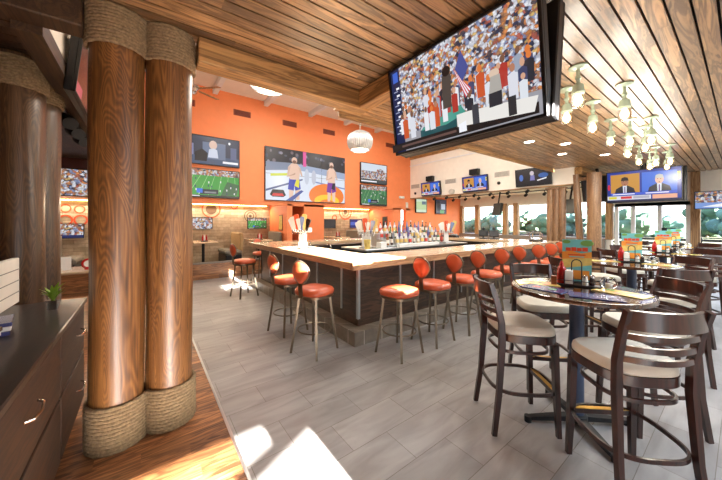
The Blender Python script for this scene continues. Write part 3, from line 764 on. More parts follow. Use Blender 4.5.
def globe(x, y, lab):
    o = thing('candle_globe', (x, y, ZT), 0, lab, 'candle holder', 'candle globes')
    MB().lathe([(.03, 0), (.05, .02), (.055, .045), (.045, .075), (.036, .085)], seg=22).build('glass_globe', 'glass', o)
    MB().lathe([(.02, .006), (.02, .04)], seg=14).build('candle', 'white', o)
def leaflet(x, y, rz, base, lab, spots):
    o = thing('menu_leaflet', (x, y, ZT), rz, lab, 'menu', 'laminated menus on the tables')
    m = MB(); m.box((0, 0, .0025), (.3, .17, .005), .001)
    for sx, sy, r_, mi in spots:
        m.mi = mi+1; m.prism([(sx+r_*math.cos(a), sy+r_*.8*math.sin(a)) for a in [2*PI*i/12 for i in range(12)]], .005, .0058)
    m.build('sheet', [base, 'mural_brown', 'menu_red', 'menu_blue', 'menu_green'], o)
dv = Vector((.8, -.6, 0)); dd = Vector((.6, .8, 0))      # directions used to lay out each place setting around the caddy
for i, (x, y) in enumerate(TBL):
    c = Vector((x, y, 0)); a = R(-37)+.08*i
    dd = c.normalized(); dv = Vector((dd.y, -dd.x, 0)); a = math.atan2(dv.y, dv.x)+.08*i
    p = lambda r_, d_: tuple((c+dv*r_+dd*d_)[:2])
    menu_card(*p(0, .25), a, 'teal and orange standing menu card on the %s' % wh[i])
    caddy(*p(.0, .12), a, 'black wire condiment caddy with loop handle on the %s' % wh[i])
    squeeze(*p(-.1, .12), 'red ketchup bottle in the caddy of the %s' % wh[i])
    shaker(*p(.055, .10), 'white salt shaker in the caddy of the %s' % wh[i], 'white'); shaker(*p(.1, .14), 'dark pepper shaker in the caddy of the %s' % wh[i], 'btl_dark')
    napkins(*p(-.05, .12), a+PI/2, 'white napkin holder in the caddy of the %s' % wh[i])
    globe(*p(.2, .15), 'round glass candle globe beside the caddy of the %s' % wh[i])
    leaflet(*p(-.27, .03), a+.3, 'menu_yellow', 'yellow laminated menu on the bar side of the %s' % wh[i], [(-.09, .02, .018, 0), (-.03, .03, .02, 0), (.03, .02, .018, 0), (.09, .03, .02, 1), (.06, -.04, .025, 1)])
    leaflet(*p(.26, .0), a-.5, 'menu_yellow', 'yellow and green laminated menu on the window side of the %s' % wh[i], [(-.08, .03, .03, 3), (0, .04, .02, 1), (.08, -.02, .03, 3), (0, -.04, .025, 1)])
    if i == 0:
        o = thing('wood_block', (*p(-.15, .06), ZT), a, 'brown wooden number block between menu and caddy on the nearest table', 'block'); bx('block', (-.02, -.02, 0), (.02, .02, .075), 'block', .003, o)
        leaflet(*p(-.2, -.16), a-.35, 'menu_blue', 'dark blue sheet imitating a reflection at the front edge of the nearest round table', [(-.06, 0, .03, 1), (.05, .01, .03, 3)])  # blue sheets stand in for reflections in the glossy tabletop
        leaflet(*p(.1, -.24), a+.1, 'menu_blue', 'dark blue sheet imitating a reflection by the blond rim of the nearest table, window side', [(0, 0, .03, 2)])

# ------------------------------------------------------------------ televisions
def ell(cx, cy, a, b, n=18): return [(cx+a*math.cos(2*PI*i/n), cy+b*math.sin(2*PI*i/n)) for i in range(n)]
def rc(a, b, c, d): return [(a, b), (c, b), (c, d), (a, d)]
class Scr:
    """a screen picture: polygons in 0..1 coordinates, stacked in thin layers on the panel"""
    def __init__(s): s.L = []
    def p(s, pts, m): s.L.append((pts, m)); return s
def screen_mesh(w, h, base, scr, parent, name='screen', y=-.0):
    m = MB(); mats = [base]
    m.poly([(-w/2, y, -h/2), (w/2, y, -h/2), (w/2, y, h/2), (-w/2, y, h/2)])
    for k, (pts, mt) in enumerate(scr.L):
        if mt not in mats: mats.append(mt)
        m.mi = mats.index(mt); d = y-.0006*(k+1)
        m.poly([((max(0, min(1, a))-.5)*w, d, (max(0, min(1, b))-.5)*h) for a, b in pts])
    me = m
    o = me.build(name, mats, parent)
    # keep all faces looking out of the screen (-y)
    bm = bmesh.new(); bm.from_mesh(o.data)
    for f in bm.faces:
        f.normal_update()
        if f.normal.y > 0: f.normal_flip()
    bm.to_mesh(o.data); bm.free()
    return o
def tv(loc, rz, w, h, base, scr, label, group=None, tilt=0, depth=.06, bez=.018, mount=None):
    t = thing('television', loc, rz, label, 'television', group); t.rotation_euler = (tilt, 0, rz)
    m = MB(); m.box((0, .012+depth/2, 0), (w, depth, h), .008)
    m.build('housing', 'black', t)
    m = MB(); fr = [((0, -h/2+bez/2), (w, bez)), ((0, h/2-bez/2), (w, bez)), ((-w/2+bez/2, 0), (bez, h)), ((w/2-bez/2, 0), (bez, h))]
    for (cx, cz), (sx, sz) in fr: m.box((cx, .004, cz), (sx, .022, sz), .002)
    m.build('bezel', 'black', t)
    screen_mesh(w-2*bez, h-2*bez, base, scr, t, y=.009)
    if mount:
        m = MB()
        for f in mount: m.box(*f)
        m.build('mount', 'black_matte', t)
    return t
CROWD = crowd_mat('crowd_picture', 44, strength=1.0); CROWD_S = crowd_mat('crowd_picture_small', 22, strength=.9); CROWD_D = crowd_mat('crowd_dim', 22, strength=.6, dark=True)
W_, BL, DK = E(235, 238, 245), E(52, 88, 190), E(14, 16, 26)
# big hanging screen
s = Scr()
s.p([(.0, 0), (1, 0), (1, .20), (.45, .22), (.3, .2), (0, .18)], E(150, 150, 158)).p(rc(0, 0, .085, 1), E(22, 34, 74))
s.p([(.02, .85), (.07, .85), (.07, .97), (.02, .97)], E(60, 100, 200))
for k in range(7):
    s.p(rc(.045, .76-.085*k, .075, .785-.085*k), W_); s.p(rc(.02, .735-.085*k, .06, .748-.085*k), E(150, 160, 190))
s.p([(.26, .2), (.36, .27), (.55, .34), (.6, .2), (.45, .14), (.24, .16)], E(66, 150, 136)).p([(.24, .18), (.45, .16), (.6, .22), (.6, .12), (.24, .06)], E(30, 78, 84))
rp = random.Random(3)
for k in range(46):
    u, v = .1+.88*rp.random(), .46-.24*(k/46)+.02*rp.random(); hh = .1+.04*rp.random(); ww = .017+.006*rp.random()
    s.p([(u-ww, v-hh), (u+ww, v-hh), (u+ww*1.1, v+hh*.55), (u, v+hh*.7), (u-ww*1.1, v+hh*.55)], E(*rp.choice([(226, 228, 234), (214, 216, 226), (196, 84, 44), (60, 66, 100), (216, 222, 230), (40, 42, 52), (170, 52, 44), (150, 160, 178)])))
    s.p(ell(u, v+hh*.95, ww*.62, hh*.27, 10), E(*rp.choice([(206, 160, 134), (176, 122, 96), (216, 120, 60), (120, 84, 66)])))
s.p([(.47, .3), (.53, .3), (.54, .6), (.52, .66), (.49, .66), (.475, .6)], E(74, 66, 62)).p(ell(.51, .66, .03, .05), E(34, 26, 26))
s.p(rc(0, 0, 1, .09), E(26, 22, 24)).p(rc(.1, .035, .55, .06), E(96, 74, 70))
s.p([(.56, .08), (.98, .02), (1, .14), (.64, .2), (.56, .2)], E(228, 226, 222)).p(rc(.66, .06, .7, .24), E(60, 62, 70)).p(rc(.86, .04, .9, .2), E(44, 44, 48)).p([(.57, .02), (.62, .02), (.62, .12), (.57, .1)], W_)
# striped flag with blue canton
for k in range(7):
    u0, u1 = k/7, (k+1)/7
    s.p([(.56+.052*u0, .65-.14*u0), (.56+.052*u1, .65-.14*u1), (.628+.04*u1, .33+.07*u1), (.628+.04*u0, .33+.07*u0)], E(206, 70, 84) if k % 2 == 0 else W_)
s.p([(.618, .78), (.66, .6), (.618, .49), (.575, .63)], E(70, 80, 146))
s.p(ell(.80, .44, .028, .04), E(214, 190, 170)).p([(.76, .2), (.84, .2), (.83, .42), (.78, .42)], E(170, 166, 160)).p(rc(.765, .16, .835, .28), E(40, 42, 50))
s
BT = tv((1.92, 1.39, 2.615), R(-90), 1.33, .80, CROWD, s, 'huge hanging screen showing a stadium crowd and flag, tilted toward the room', 'large ceiling hung screens', R(8), .07, .022,
        [((0, .1, .2), (.05, .1, .05)), ((.0, .12, .36), (.05, .05, .3))])
tv((2.14, 1.37, 2.605), R(90), 1.33, .80, CROWD_D, Scr(), 'large dark backed screen hung back to back behind the huge crowd screen', 'large ceiling hung screens', R(8), .07, .022, [((0, .1, .3), (.05, .05, .36))])

# fight picture video wall
s = Scr()
LB, CAN = E(150, 160, 176), E(214, 222, 236)
s.p(rc(0, 0, 1, .62), CAN).p(rc(0, .62, 1, 1), E(26, 28, 40))
for k in range(26): s.p(ell(rnd.random(), .68+rnd.random()*.28, .012+.01*rnd.random(), .02+.02*rnd.random(), 8), E(*[(70, 76, 96), (110, 100, 110), (46, 52, 78), (130, 130, 150)][k % 4]))
s.p([(0, .55), (.34, .62), (.34, .75), (0, .72)], E(120, 132, 156)).p([(.34, .62), (1, .52), (1, .66), (.34, .74)], E(150, 166, 196)).p([(.55, .4), (1, .3), (1, .33), (.55, .43)], E(120, 140, 190))
s.p(rc(.425, .7, .465, 1), E(214, 70, 150))
s.p([(0, .2), (.42, .45), (.42, .42), (0, .16)], E(70, 84, 130)).p([(.05, .5), (.3, .55), (.3, .5), (.05, .45)], E(196, 206, 60))
s.p(ell(.74, .13, .24, .26, 30), E(236, 124, 44)).p(ell(.74, .03, .17, .13, 30), E(250, 196, 40)).p(ell(.74, -.02, .1, .08, 24), E(236, 124, 44))
def fighter(x, sc, skin, sh1, sh2):
    f = lambda pts: [(x+a*sc, b) for a, b in pts]
    s.p(f([(-.055, .02), (-.02, .02), (0, .3), (-.06, .32)]), skin).p(f([(.02, .02), (.055, .02), (.06, .3), (0, .32)]), skin)
    s.p(f([(-.07, .22), (-.005, .2), (0, .3), (.01, .2), (.07, .24), (.055, .44), (-.055, .44)]), sh1).p(f([(.0, .3), (.05, .26), (.055, .42), (.02, .42)]), sh2)
    s.p(f([(-.05, .42), (.05, .42), (.068, .66), (.03, .74), (-.03, .74), (-.068, .66)]), skin)
    s.p(f([(-.068, .66), (-.04, .68), (-.06, .5), (.01, .52), (.01, .56), (-.08, .46)]), E(206, 170, 150)).p(f([(.068, .66), (.04, .68), (.075, .5), (.09, .5)]), E(206, 170, 150))
    s.p([(x+a*sc, b) for a, b in ell(0, .8, .03, .065)], skin).p([(x+a*sc, b) for a, b in ell(0, .77, .022, .035)], E(120, 80, 64))
fighter(.32, 1.1, E(222, 186, 166), E(40, 60, 170), E(220, 210, 60)); fighter(.8, .95, E(228, 192, 172), E(120, 50, 150), E(40, 36, 50))
s.p(ell(.47, .5, .03, .16), E(190, 198, 214)).p(ell(.56, .5, .03, .15), E(186, 190, 206))
s.p([(.04, .1), (.07, .2), (.19, .2), (.22, .1), (.19, .06), (.07, .06)], E(28, 20, 26)).p([(.06, .08), (.08, .13), (.18, .13), (.2, .08)], E(210, 40, 44))
s.p([(.22, 0), (.4, .22), (.43, .2), (.3, 0)], E(60, 78, 150))
t = thing('video_wall', (4.37, 8.74, 3.065), 0, 'widest screen on the orange wall, a panelled video wall showing two fighters', 'video wall')
bx('housing', (-1.46, .0, -.83), (1.46, .06, .83), 'black', .006, t)
screen_mesh(2.88, 1.62, CAN, s, t, 'screen', -.004)
m = MB()
for x in (-.48, .48): m.box((x, -.02, 0), (.012, .004, 1.62))
m.box((0, -.02, 0), (2.88, .004, .008)); m.build('panel_joints', 'black', t)

def football(seed, cam=0):
    s = Scr(); r_ = random.Random(seed); s.p(rc(0, .78, 1, 1), CROWD_S)
    for k in range(7): s.p([(.02+.17*k-.1, 0), (.03+.17*k-.1, 0), (.26+.12*k-.06, .78), (.253+.12*k-.06, .78)], E(150, 206, 140))
    s.p([(.66, .06), (.96, .1), (1, .5), (.78, .6)], E(52, 96, 60))
    for k in range(22): x, y = r_.random(), .1+.55*r_.random(); s.p(rc(x, y, x+.018, y+.07), E(*[(40, 50, 90), (230, 230, 236)][k % 2]))
    s.p(rc(.3, .1, .62, .28), E(18, 26, 40)).p(rc(.25, .14, .35, .3), E(52, 110, 214)).p(rc(.38, .14, .58, .2), E(120, 130, 140)).p(rc(0, 0, 1, .07), E(16, 18, 22)).p(rc(.03, .02, .3, .05), W_)
    return s
def news(seed):
    s = Scr(); BK = E(36, 66, 176)
    s.p(rc(.05, .3, .47, .92), E(196, 140, 56)).p(rc(.5, .3, .95, .92), E(60, 110, 214))
    for x, c in ((.26, (70, 50, 40)), (.73, (226, 186, 160))):
        s.p([(x-.15, .3), (x+.15, .3), (x+.13, .44), (x+.04, .54), (x-.04, .54), (x-.13, .44)], E(26, 30, 44)).p([(x-.025, .3), (x+.025, .3), (x+.03, .54), (x-.03, .54)], E(214, 220, 232)).p(rc(x-.008, .3, x+.008, .5), E(90, 50, 120))
        s.p(ell(x, .66, .055, .13), E(168, 112, 84) if x < .5 else E(226, 178, 152)).p([(x-.056, .7), (x+.056, .7), (x+.045, .8), (x, .83), (x-.045, .8)], E(40, 30, 28) if x < .5 else E(190, 186, 180))
        s.p(ell(x, .58, .012, .012, 8), E(120, 60, 54))
        for dx in (-.02, .02): s.p(ell(x+dx, .68, .007, .012, 8), E(30, 22, 20))
    s.p(rc(.05, .22, .95, .29), E(60, 90, 206)).p(rc(0, .07, .62, .2), E(214, 214, 222)).p(rc(.02, .1, .14, .18), E(214, 206, 60)).p(rc(.2, .1, .36, .18), E(206, 50, 60)).p(rc(.38, .1, .6, .18), E(170, 170, 186)).p(rc(.64, .07, .95, .2), E(232, 170, 140)).p(rc(0, 0, 1, .06), E(20, 26, 60)).p(rc(.08, .24, .4, .27), W_).p(rc(.55, .24, .85, .27), W_)
    s.p([(.95, .62), (.99, .62), (.99, .86), (.95, .86)], E(226, 216, 40)).p([(.96, .66), (.97, .74), (.96, .82), (.985, .74)], E(20, 20, 20)).p(ell(.025, .5, .02, .1), E(206, 40, 60))
    return s
G = E(58, 150, 60); NB = E(30, 56, 150)
s = Scr(); s.p(rc(0, 0, 1, .3), E(60, 80, 110)).p(rc(.35, .2, .75, .8), E(96, 112, 140)).p([(.22, .1), (.42, .1), (.44, .4), (.34, .55), (.22, .4)], E(20, 22, 30)).p(ell(.53, .72, .07, .16), E(210, 180, 164)).p([(.44, .25), (.62, .25), (.6, .55), (.54, .6), (.46, .55)], E(200, 206, 222)).p(ell(.82, .85, .02, .05), W_).p(rc(.7, .08, .98, .16), W_).p(rc(.0, .3, .2, .7), E(120, 130, 170)).p(rc(.84, .25, .95, .7), E(86, 96, 130))
tv((1.45, 8.728, 3.51), 0, 1.46, .78, E(40, 50, 72), s, 'upper screen of the pair beside the rope post, showing a dim arena close up', 'paired wall screens')
tv((1.45, 8.728, 2.62), 0, 1.46, .78, G, football(1), 'lower screen of the pair beside the rope post, showing a bright football field', 'paired wall screens')
s = Scr(); s.p(rc(0, 0, 1, .2), E(60, 66, 70)).p(rc(0, .62, 1, 1), E(206, 216, 228)).p([(.5, .2), (.62, .75), (.75, .8), (.9, .7), (1, .2)], CROWD_S).p(rc(0, .06, .6, .12), W_)
tv((7.2, 8.728, 3.46), 0, 1.33, .79, CROWD_S, s, 'upper screen of the pair near the room corner, showing a crowd in the stands', 'paired wall screens')
s = football(3); tv((7.2, 8.728, 2.605), 0, 1.33, .79, E(54, 116, 72), s, 'lower screen of the pair near the room corner, showing a football game', 'paired wall screens')
tv((-1.35, 8.728, 2.43), 0, 1.2, .6, CROWD_S, Scr(), 'wall screen with a crowd picture seen between the two log posts', 'paired wall screens')
# bulkhead screens
def bulk(y, lab, scr, base, w=.96, h=.55, kind=True):
    tv((9.19, y, 2.905), R(-90), w, h, base, scr, lab, 'white bulkhead screens', R(6), .06, .018, [((0, .095, 0), (.2, .05, .2))])
bulk(7.6, 'small news screen on the white bulkhead, toward the orange wall', news(1), NB); bulk(5.66, 'small news screen in the middle of the white bulkhead', news(2), NB)
s = Scr(); s.p([(0, .86), (.25, 1), (.4, .9), (.5, .92), (.62, 1), (1, .84), (1, 1), (0, 1)], E(34, 36, 44)).p(ell(.48, .72, .06, .14), E(200, 190, 196)).p([(.42, .3), (.56, .3), (.55, .6), (.44, .6)], E(120, 120, 180)).p(ell(.16, .5, .06, .2), E(70, 110, 190)).p(ell(.8, .55, .14, .14), E(44, 90, 160)).p([(.62, .3), (.9, .42), (.88, .34), (.64, .24)], W_)
bulk(3.78, 'small dark blue screen on the white bulkhead, above the triple log post', s, DK, .98, .53)
for i, y in enumerate((7.62, 5.66)):
    t = thing('wall_speaker', (9.3, y+.02, 3.22), R(-90), 'black box speaker above the %s news screen of the bulkhead' % ('farther' if i == 0 else 'middle'), 'speaker', 'black box speakers')
    bx('case', (-.17, -.16, 0), (.17, 0, .2), 'black', .012, t); bx('grille', (-.15, -.166, .02), (.15, -.16, .18), 'black_matte', 0, t)
# big news screen by the doors
tv((9.95, 1.55, 2.48), R(-90), 1.38, .82, NB, news(5), 'large hanging news screen with two talking heads, before the glass door', 'large ceiling hung screens', R(4), .07, .022, [((0, .06, .5), (.06, .05, .3))])
tv((10.17, 1.5, 2.48), R(90), 1.38, .82, CROWD_D, Scr(), 'dark backed screen hung behind the large news screen', 'large ceiling hung screens', R(4), .07, .018, [((0, .1, .42), (.05, .05, .36))])
tv((10.1, 2.5, 2.5), R(150), .9, .75, CROWD_D, Scr(), 'screen seen edge on between the pale log post and the news screen', 'large ceiling hung screens', R(8), .06, .018, [((0, .1, .35), (.05, .05, .44))])
s = Scr(); s.p(rc(0, 0, 1, .35), E(120, 150, 210)).p([(.1, .1), (.4, .3), (.9, .2), (.6, .05)], W_)
tv((11.5, .2, 2.13), R(-90), 1.2, .46, CROWD_S, s, 'hanging screen with a crowd picture at the window beyond the pale timber post', 'large ceiling hung screens', R(6), .06, .018, [((.5, .05, .26), (.05, .05, .1)), ((0, .06, .5), (.06, .05, .84))])
s = Scr(); s.p(rc(0, .2, 1, .8), E(176, 200, 150)).p(rc(.55, .6, .95, .85), E(90, 110, 130))
tv((9.95, 8.728, 2.3), 0, .72, .62, E(196, 214, 190), s, 'pale green screen on the orange wall past the room corner', 'small screens past the corner')
s = Scr(); s.p(rc(.1, .2, .4, .9), E(30, 30, 40)).p(rc(.5, .3, .9, .7), E(180, 190, 206)).p(rc(.4, .0, .8, .25), E(86, 150, 90))
tv((11.35, 8.728, 2.3), 0, .8, .68, E(60, 62, 78), s, 'grey and white screen on the orange wall nearer the windows', 'small screens past the corner')
for i, (x, y, lab) in enumerate([(11.0, 5.75, 'black back of a small hanging screen before the bar windows, toward the orange wall'), (10.9, 3.35, 'black back of a small hanging screen beside the triple log post')]):
    tv((x, y, 2.06), R(60), .5, .46, DK, Scr(), lab, 'small hanging screens', R(10), .08, .018, [((0, .05, .45), (.04, .04, .45))])
s = Scr(); s.p(rc(0, 0, .3, .22), E(150, 70, 96))
tv((-.455, 4.05, 2.98), R(90), 1.2, .58, DK, s, 'black edged screen seen edge on, high between the two log posts', 'paired wall screens', R(6))

# ------------------------------------------------------------------ wall fittings
def vent(loc, rz, w, h, mats, lab, grp):
    t = thing('wall_vent', loc, rz, lab, 'vent', grp)
    bx('frame', (-w/2, -.012, -h/2), (w/2, 0, h/2), mats[0], .003, t)
    m = MB()
    for k in range(5): m.box((0, -.0135, -h/2+h*(k+.75)/5.5), (w*.88, .006, h/13))
    m.build('slots', mats[1], t)
vl = ['beside the rope post', 'between the screen pair and the video wall', 'above the left edge of the fighters', 'above the right fighter', 'behind the silver dome lamp', 'near the room corner']
for i, x in enumerate((.83, 2.27, 3.73, 5.19, 6.64, 8.1)): vent((x, 8.8, 4.73), 0, .48, .17, ('vent', 'vent_slot'), 'brown wall vent on the orange wall, %s' % ['partly hidden by the rope post', 'above the arena close up screen', 'above the left part of the video wall', 'above the right part of the video wall', 'behind the silver dome lamp', 'near the white bulkhead corner'][i], 'orange wall vents')
for i, (y, z) in enumerate(((8.5, 3.1), (6.72, 3.12), (4.75, 3.13))): vent((9.3, y, z), R(-90), .5, .17, ('vent_white', 'vent_slot_grey'), 'white wall vent on the bulkhead, %s' % ['at its orange wall end', 'between the two news screens', 'between the news and dark blue screens'][i], 'bulkhead vents')
for i, (y, z) in enumerate(((8.5, 2.8), (4.85, 2.85))):
    o = MB().lathe([(.055, 0), (.05, .03), (.02, .04)], seg=16).build('wall_camera', 'black'); o.location = (9.3, y, z); o.rotation_euler = (0, R(-90), 0); tag(o, 'small black dome camera on the bulkhead, %s' % ('near the orange wall' if i == 0 else 'under the vent by the dark blue screen'), 'camera', 'bulkhead cameras')
t = thing('wall_sensor', (9.3, 6.65, 2.72), R(-90), 'round white sensor on the bulkhead between the news screens', 'sensor'); MB().sweep([(0, 0, 0), (0, -.05, 0)], sel(20, .13, .1, 2), up=(0, 0, 1)).build('body', 'vent_white', t)
t = thing('emergency_light', (8.75, 8.803, 2.62), 0, 'white emergency light on the orange wall near the bulkhead', 'emergency light'); bx('case', (-.14, -.06, -.05), (.14, 0, .05), 'white', .01, t)
for s_ in (-.08, .08): MB().cyl((s_, -.06, 0), (s_, -.08, 0), .035, seg=14).build('lamp', 'white', t)
t = thing('thermostat', (9.08, 8.803, 2.3), 0, 'cream wall panel under the emergency light', 'wall panel'); bx('case', (-.07, -.025, -.12), (.07, 0, .12), 'vent_white', .006, t)

# alcove murals, booths, small tvs
def ring(m, x, z, r0, r1, n=36):
    vs = []; fs = []
    for i in range(n):
        a = 2*PI*i/n
        for rr in (r0, r1):
            vs.append((x+rr*math.cos(a), -.004, z+rr*math.sin(a)))
    for i in range(n):
        j = (i+1) % n; fs.append((2*i, 2*j, 2*j+1, 2*i+1))
    m.add(vs, fs)
def mural(x, z, lab, parts, rz=0):
    t = thing('wall_mural', (x, 10.395, z), rz, lab, 'mural', 'painted rings on the alcove wall')
    for nm, mt, rings in parts:
        m = MB()
        for (dx, dz, a, b) in rings: ring(m, dx, dz, a, b)
        m.build(nm, mt, t)
mural(1.72, 1.98, 'large orange ring with brown centre painted above the nearer booth table', [('outer_ring', 'mural', [(0, 0, .24, .28)]), ('inner_disc', 'mural_brown', [(0, 0, .0, .16)])])
mural(2.42, 2.12, 'small orange ring painted high on the alcove wall', [('ring', 'mural', [(0, 0, .09, .12)])])
mural(2.95, 1.78, 'brown concentric rings painted above the second booth screen', [('rings', 'mural_brown', [(0, 0, .18, .21), (0, 0, .1, .13), (0, 0, 0, .05)])])
mural(6.95, 2.0, 'large orange ring painted on the second alcove wall', [('outer_ring', 'mural', [(0, 0, .28, .33)]), ('inner_rings', 'mural', [(0, 0, .16, .19), (-.55, -.25, .08, .13)]), ('inner_disc', 'mural_brown', [(0, 0, 0, .1)])])
mural(-1.62, 1.92, 'orange ring pair painted on the alcove wall between the log posts', [('rings', 'mural', [(0, 0, .08, .11), (.26, -.02, .08, .11), (0, -.3, .1, .14), (.28, -.3, .1, .14)])])
def small_tv(x, z, base, scr, lab): tv((x, 10.353, z), 0, .66, .38, base, scr, lab, 'little booth screens', 0, .035, .016)
small_tv(1.42, 1.53, CROWD_S, Scr(), 'little booth screen with a pale crowd picture, under the large ring mural'); small_tv(3.18, 1.52, G, football(9), 'little booth screen with a green football field, by the alcove end')
small_tv(6.1, 1.5, DK, Scr(), 'little dark booth screen at the nearer end of the second alcove'); s = Scr(); s.p(rc(0, .3, 1, .7), E(70, 100, 190)); small_tv(7.5, 1.5, E(24, 40, 120), s, 'little blue booth screen under the ring mural of the second alcove')
s = Scr(); s.p(rc(0, 0, 1, .2), E(30, 40, 90)); small_tv(-1.6, 1.34, CROWD_S, s, 'little booth screen with figures, between the log posts')
def booth_table(x, lab, y=9.62):
    t = thing('booth_table', (x, y, .25), 0, lab, 'table', 'booth tables')
    MB().box((0, 0, .73), (.62, 1.05, .04), .008).build('table_top', 'butcher', t); MB().cyl((0, 0, .02), (0, 0, .71), .04, seg=14).build('pole', 'iron', t); bx('base', (-.2, -.3, 0), (.2, .3, .025), 'iron', .006, t)
    g = thing('condiment_set', (x+.02, y-.1, 1.0), 0, 'caddy of condiment bottles on the ' + lab, 'condiments', 'booth condiment sets')
    bx('tray', (-.09, -.06, 0), (.09, .06, .03), 'black', .004, g)
    for k, (dx, mt) in enumerate(((-.05, 'red'), (0, 'white'), (.05, 'red'))): MB().lathe([(.024, .03), (.026, .12), (.012, .17), (.008, .2)], (dx, (k % 2)*.03, 0), 12).build('bottle', mt, g)
def bench(x, lab, mt, face, y=9.66, hb=1.3):
    t = thing('booth_bench', (x, y, .25), 0, lab, 'bench', 'booth benches')
    bx('plinth', (-.22, -.55, 0), (.22, .55, .34), 'iron', .01, t); MB().box((0, 0, .41), (.48, 1.12, .14), .04).build('seat_cushion', 'seat_grey', t)
    MB().box((-.21*face, 0, .72), (.12, 1.12, .56), .04).build('back_cushion', mt, t)
booth_table(1.38, 'booth table under the large ring mural'); booth_table(2.98, 'booth table by the green football screen')
booth_table(6.0, 'booth table at the nearer end of the second alcove'); booth_table(7.4, 'booth table under the blue booth screen')
bench(.6, 'grey booth bench half hidden by the rope post', 'seat_grey', 1); bench(2.12, 'tan backed booth bench between the two near booth tables', 'seat_tan', -1)
bench(3.38, 'grey booth bench against the orange pier', 'seat_grey', -1) if False else None
t = thing('booth_bench', (3.36, 9.66, .25), 0, 'grey booth bench against the orange pier', 'bench', 'booth benches')
bx('plinth', (-.1, -.55, 0), (.22, .55, .34), 'iron', .01, t); MB().box((.05, 0, .41), (.34, 1.12, .14), .04).build('seat_cushion', 'seat_grey', t); MB().box((.19, 0, .72), (.1, 1.12, .56), .04).build('back_cushion', 'seat_grey', t)
bench(6.7, 'grey booth bench between the tables of the second alcove', 'seat_grey', -1); bench(5.3, 'grey booth bench at the nearer pier of the second alcove', 'seat_grey', 1); bench(8.0, 'grey booth bench at the far pier of the second alcove', 'seat_tan', -1)
# framed pictures on alcove side walls
for i, (x, lab, sg) in enumerate(((3.635, 'narrow framed picture on the first orange pier', -1), (8.265, 'dark framed picture on the orange side of the second alcove', -1))):
    t = thing('picture_frame', (x, 9.3, 1.55), R(-90), lab, 'picture', 'framed pictures')
    bx('frame', (-.16, -.02, -.26), (.16, 0, .26), 'block', .004, t); bx('picture', (-.13, -.022, -.23), (.13, -.02, .23), 'menu_yellow' if i == 0 else 'iron', 0, t)

# ------------------------------------------------------------------ left side: drawer cabinet and what is on it
t = thing('drawer_cabinet', (-.42, .2, 0), 0, 'dark wood drawer cabinet with silver pulls beside the big rope post', 'cabinet')
bx('body', (-.62, 0, .06), (-.02, 3.2, .88), 'cabinet', .006, t); bx('top', (-.64, -.02, .88), (.02, 3.22, .92), 'cabinet_top', .006, t); bx('plinth', (-.6, .02, 0), (-.06, 3.18, .06), 'black', 0, t)
for (a, b) in ((.02, 1.13), (1.15, 2.33), (2.35, 3.18)):
    for z0, z1, zh in ((.5, .86, .71), (.09, .48, .29)):
        d = bx('drawer', (-.018, a, z0), (.004, b, z1), 'cabinet', .004, t); yc = {(.02): .55, (1.15): 1.75, (2.35): 2.92}[a]
        MB().tube([(.004, yc-.1, zh), (.03, yc-.08, zh-.005), (.04, yc, zh-.01), (.03, yc+.08, zh-.005), (.004, yc+.1, zh)], .006, 8).build('handle', 'chrome', d)
t = thing('board_screen', (-.84, 3.05, .92), 0, 'low white boarded panel standing at the back of the cabinet top', 'panel')
bx('panel', (-.02, -.5, 0), (.02, .5, .36), 'white_paint', .004, t)
m = MB()
for k in range(1, 4): m.box((.021, 0, .09*k), (.004, 1.0, .006))
m.build('board_joints', 'vent_slot_grey', t)
t = thing('plant_pot', (-.55, 3.1, .92), 0, 'small lime green plant in a silver pot on the cabinet top', 'potted plant')
MB().lathe([(.03, 0), (.042, .07), (.038, .07)], seg=18).build('pot', 'chrome', t)
m = MB()
for k in range(14):
    a = k*2.4; ln = .07+.03*(k % 3); m.sweep([(0, 0, .06), (.03*math.cos(a), .03*math.sin(a), .06+ln*.7), (.07*math.cos(a), .07*math.sin(a), .06+ln)], [(.012, 0), (0, .002), (-.012, 0), (0, -.002)], scales=[.6, 1, .15])
m.build('leaves', 'green_leaf', t)
for i, (y, c, mt) in enumerate(((2.35, 'dark red', 'btl_red'), (2.62, 'navy', 'menu_blue'), (2.05, 'black', 'black'))):
    t = thing('leaflet_stack', (-.72, y, .92), .2*i, '%s stack of folders lying on the cabinet top' % c, 'folder stack', 'folders on the cabinet')
    for k in range(3): MB().box((.004*k, .006*k, .012+.024*k), (.16, .22, .022), .002).build('folder', mt if k != 1 else 'paper', t)
t = thing('dining_table', (-1.0, 6.9, 0), 0, 'pale wood dining table glimpsed between the log posts', 'table')
MB().box((0, 0, .74), (.9, .8, .04), .008).build('table_top', 'butcher', t)
for sx in (-1, 1):
    for sy in (-1, 1): bx('leg', (sx*.4-.025, sy*.35-.025, 0), (sx*.4+.025, sy*.35+.025, .72), 'iron', 0, t)
t = thing('napkin_stand', (-1.1, 6.85, .76), .2, 'white card stand on the dining table between the log posts', 'card stand'); bx('card', (-.1, -.01, 0), (.1, .01, .22), 'paper', .002, t)
t = thing('red_clock', (-.78, 6.75, .76), .2, 'round red framed stand on the dining table between the log posts', 'stand')
MB().tube([(.07*math.cos(a), 0, .1+.07*math.sin(a)) for a in [2*PI*i/24 for i in range(24)]], .018, 8, True, up=(0, 1, 0)).build('frame', 'red', t); MB().cyl((0, -.006, .1), (0, .006, .1), .06, seg=20).build('face', 'paper', t); bx('base', (-.05, -.03, 0), (.05, .03, .02), 'red', .003, t)
bench(-1.5, 'pale booth bench beyond the dining table between the log posts', 'seat_grey', 1)

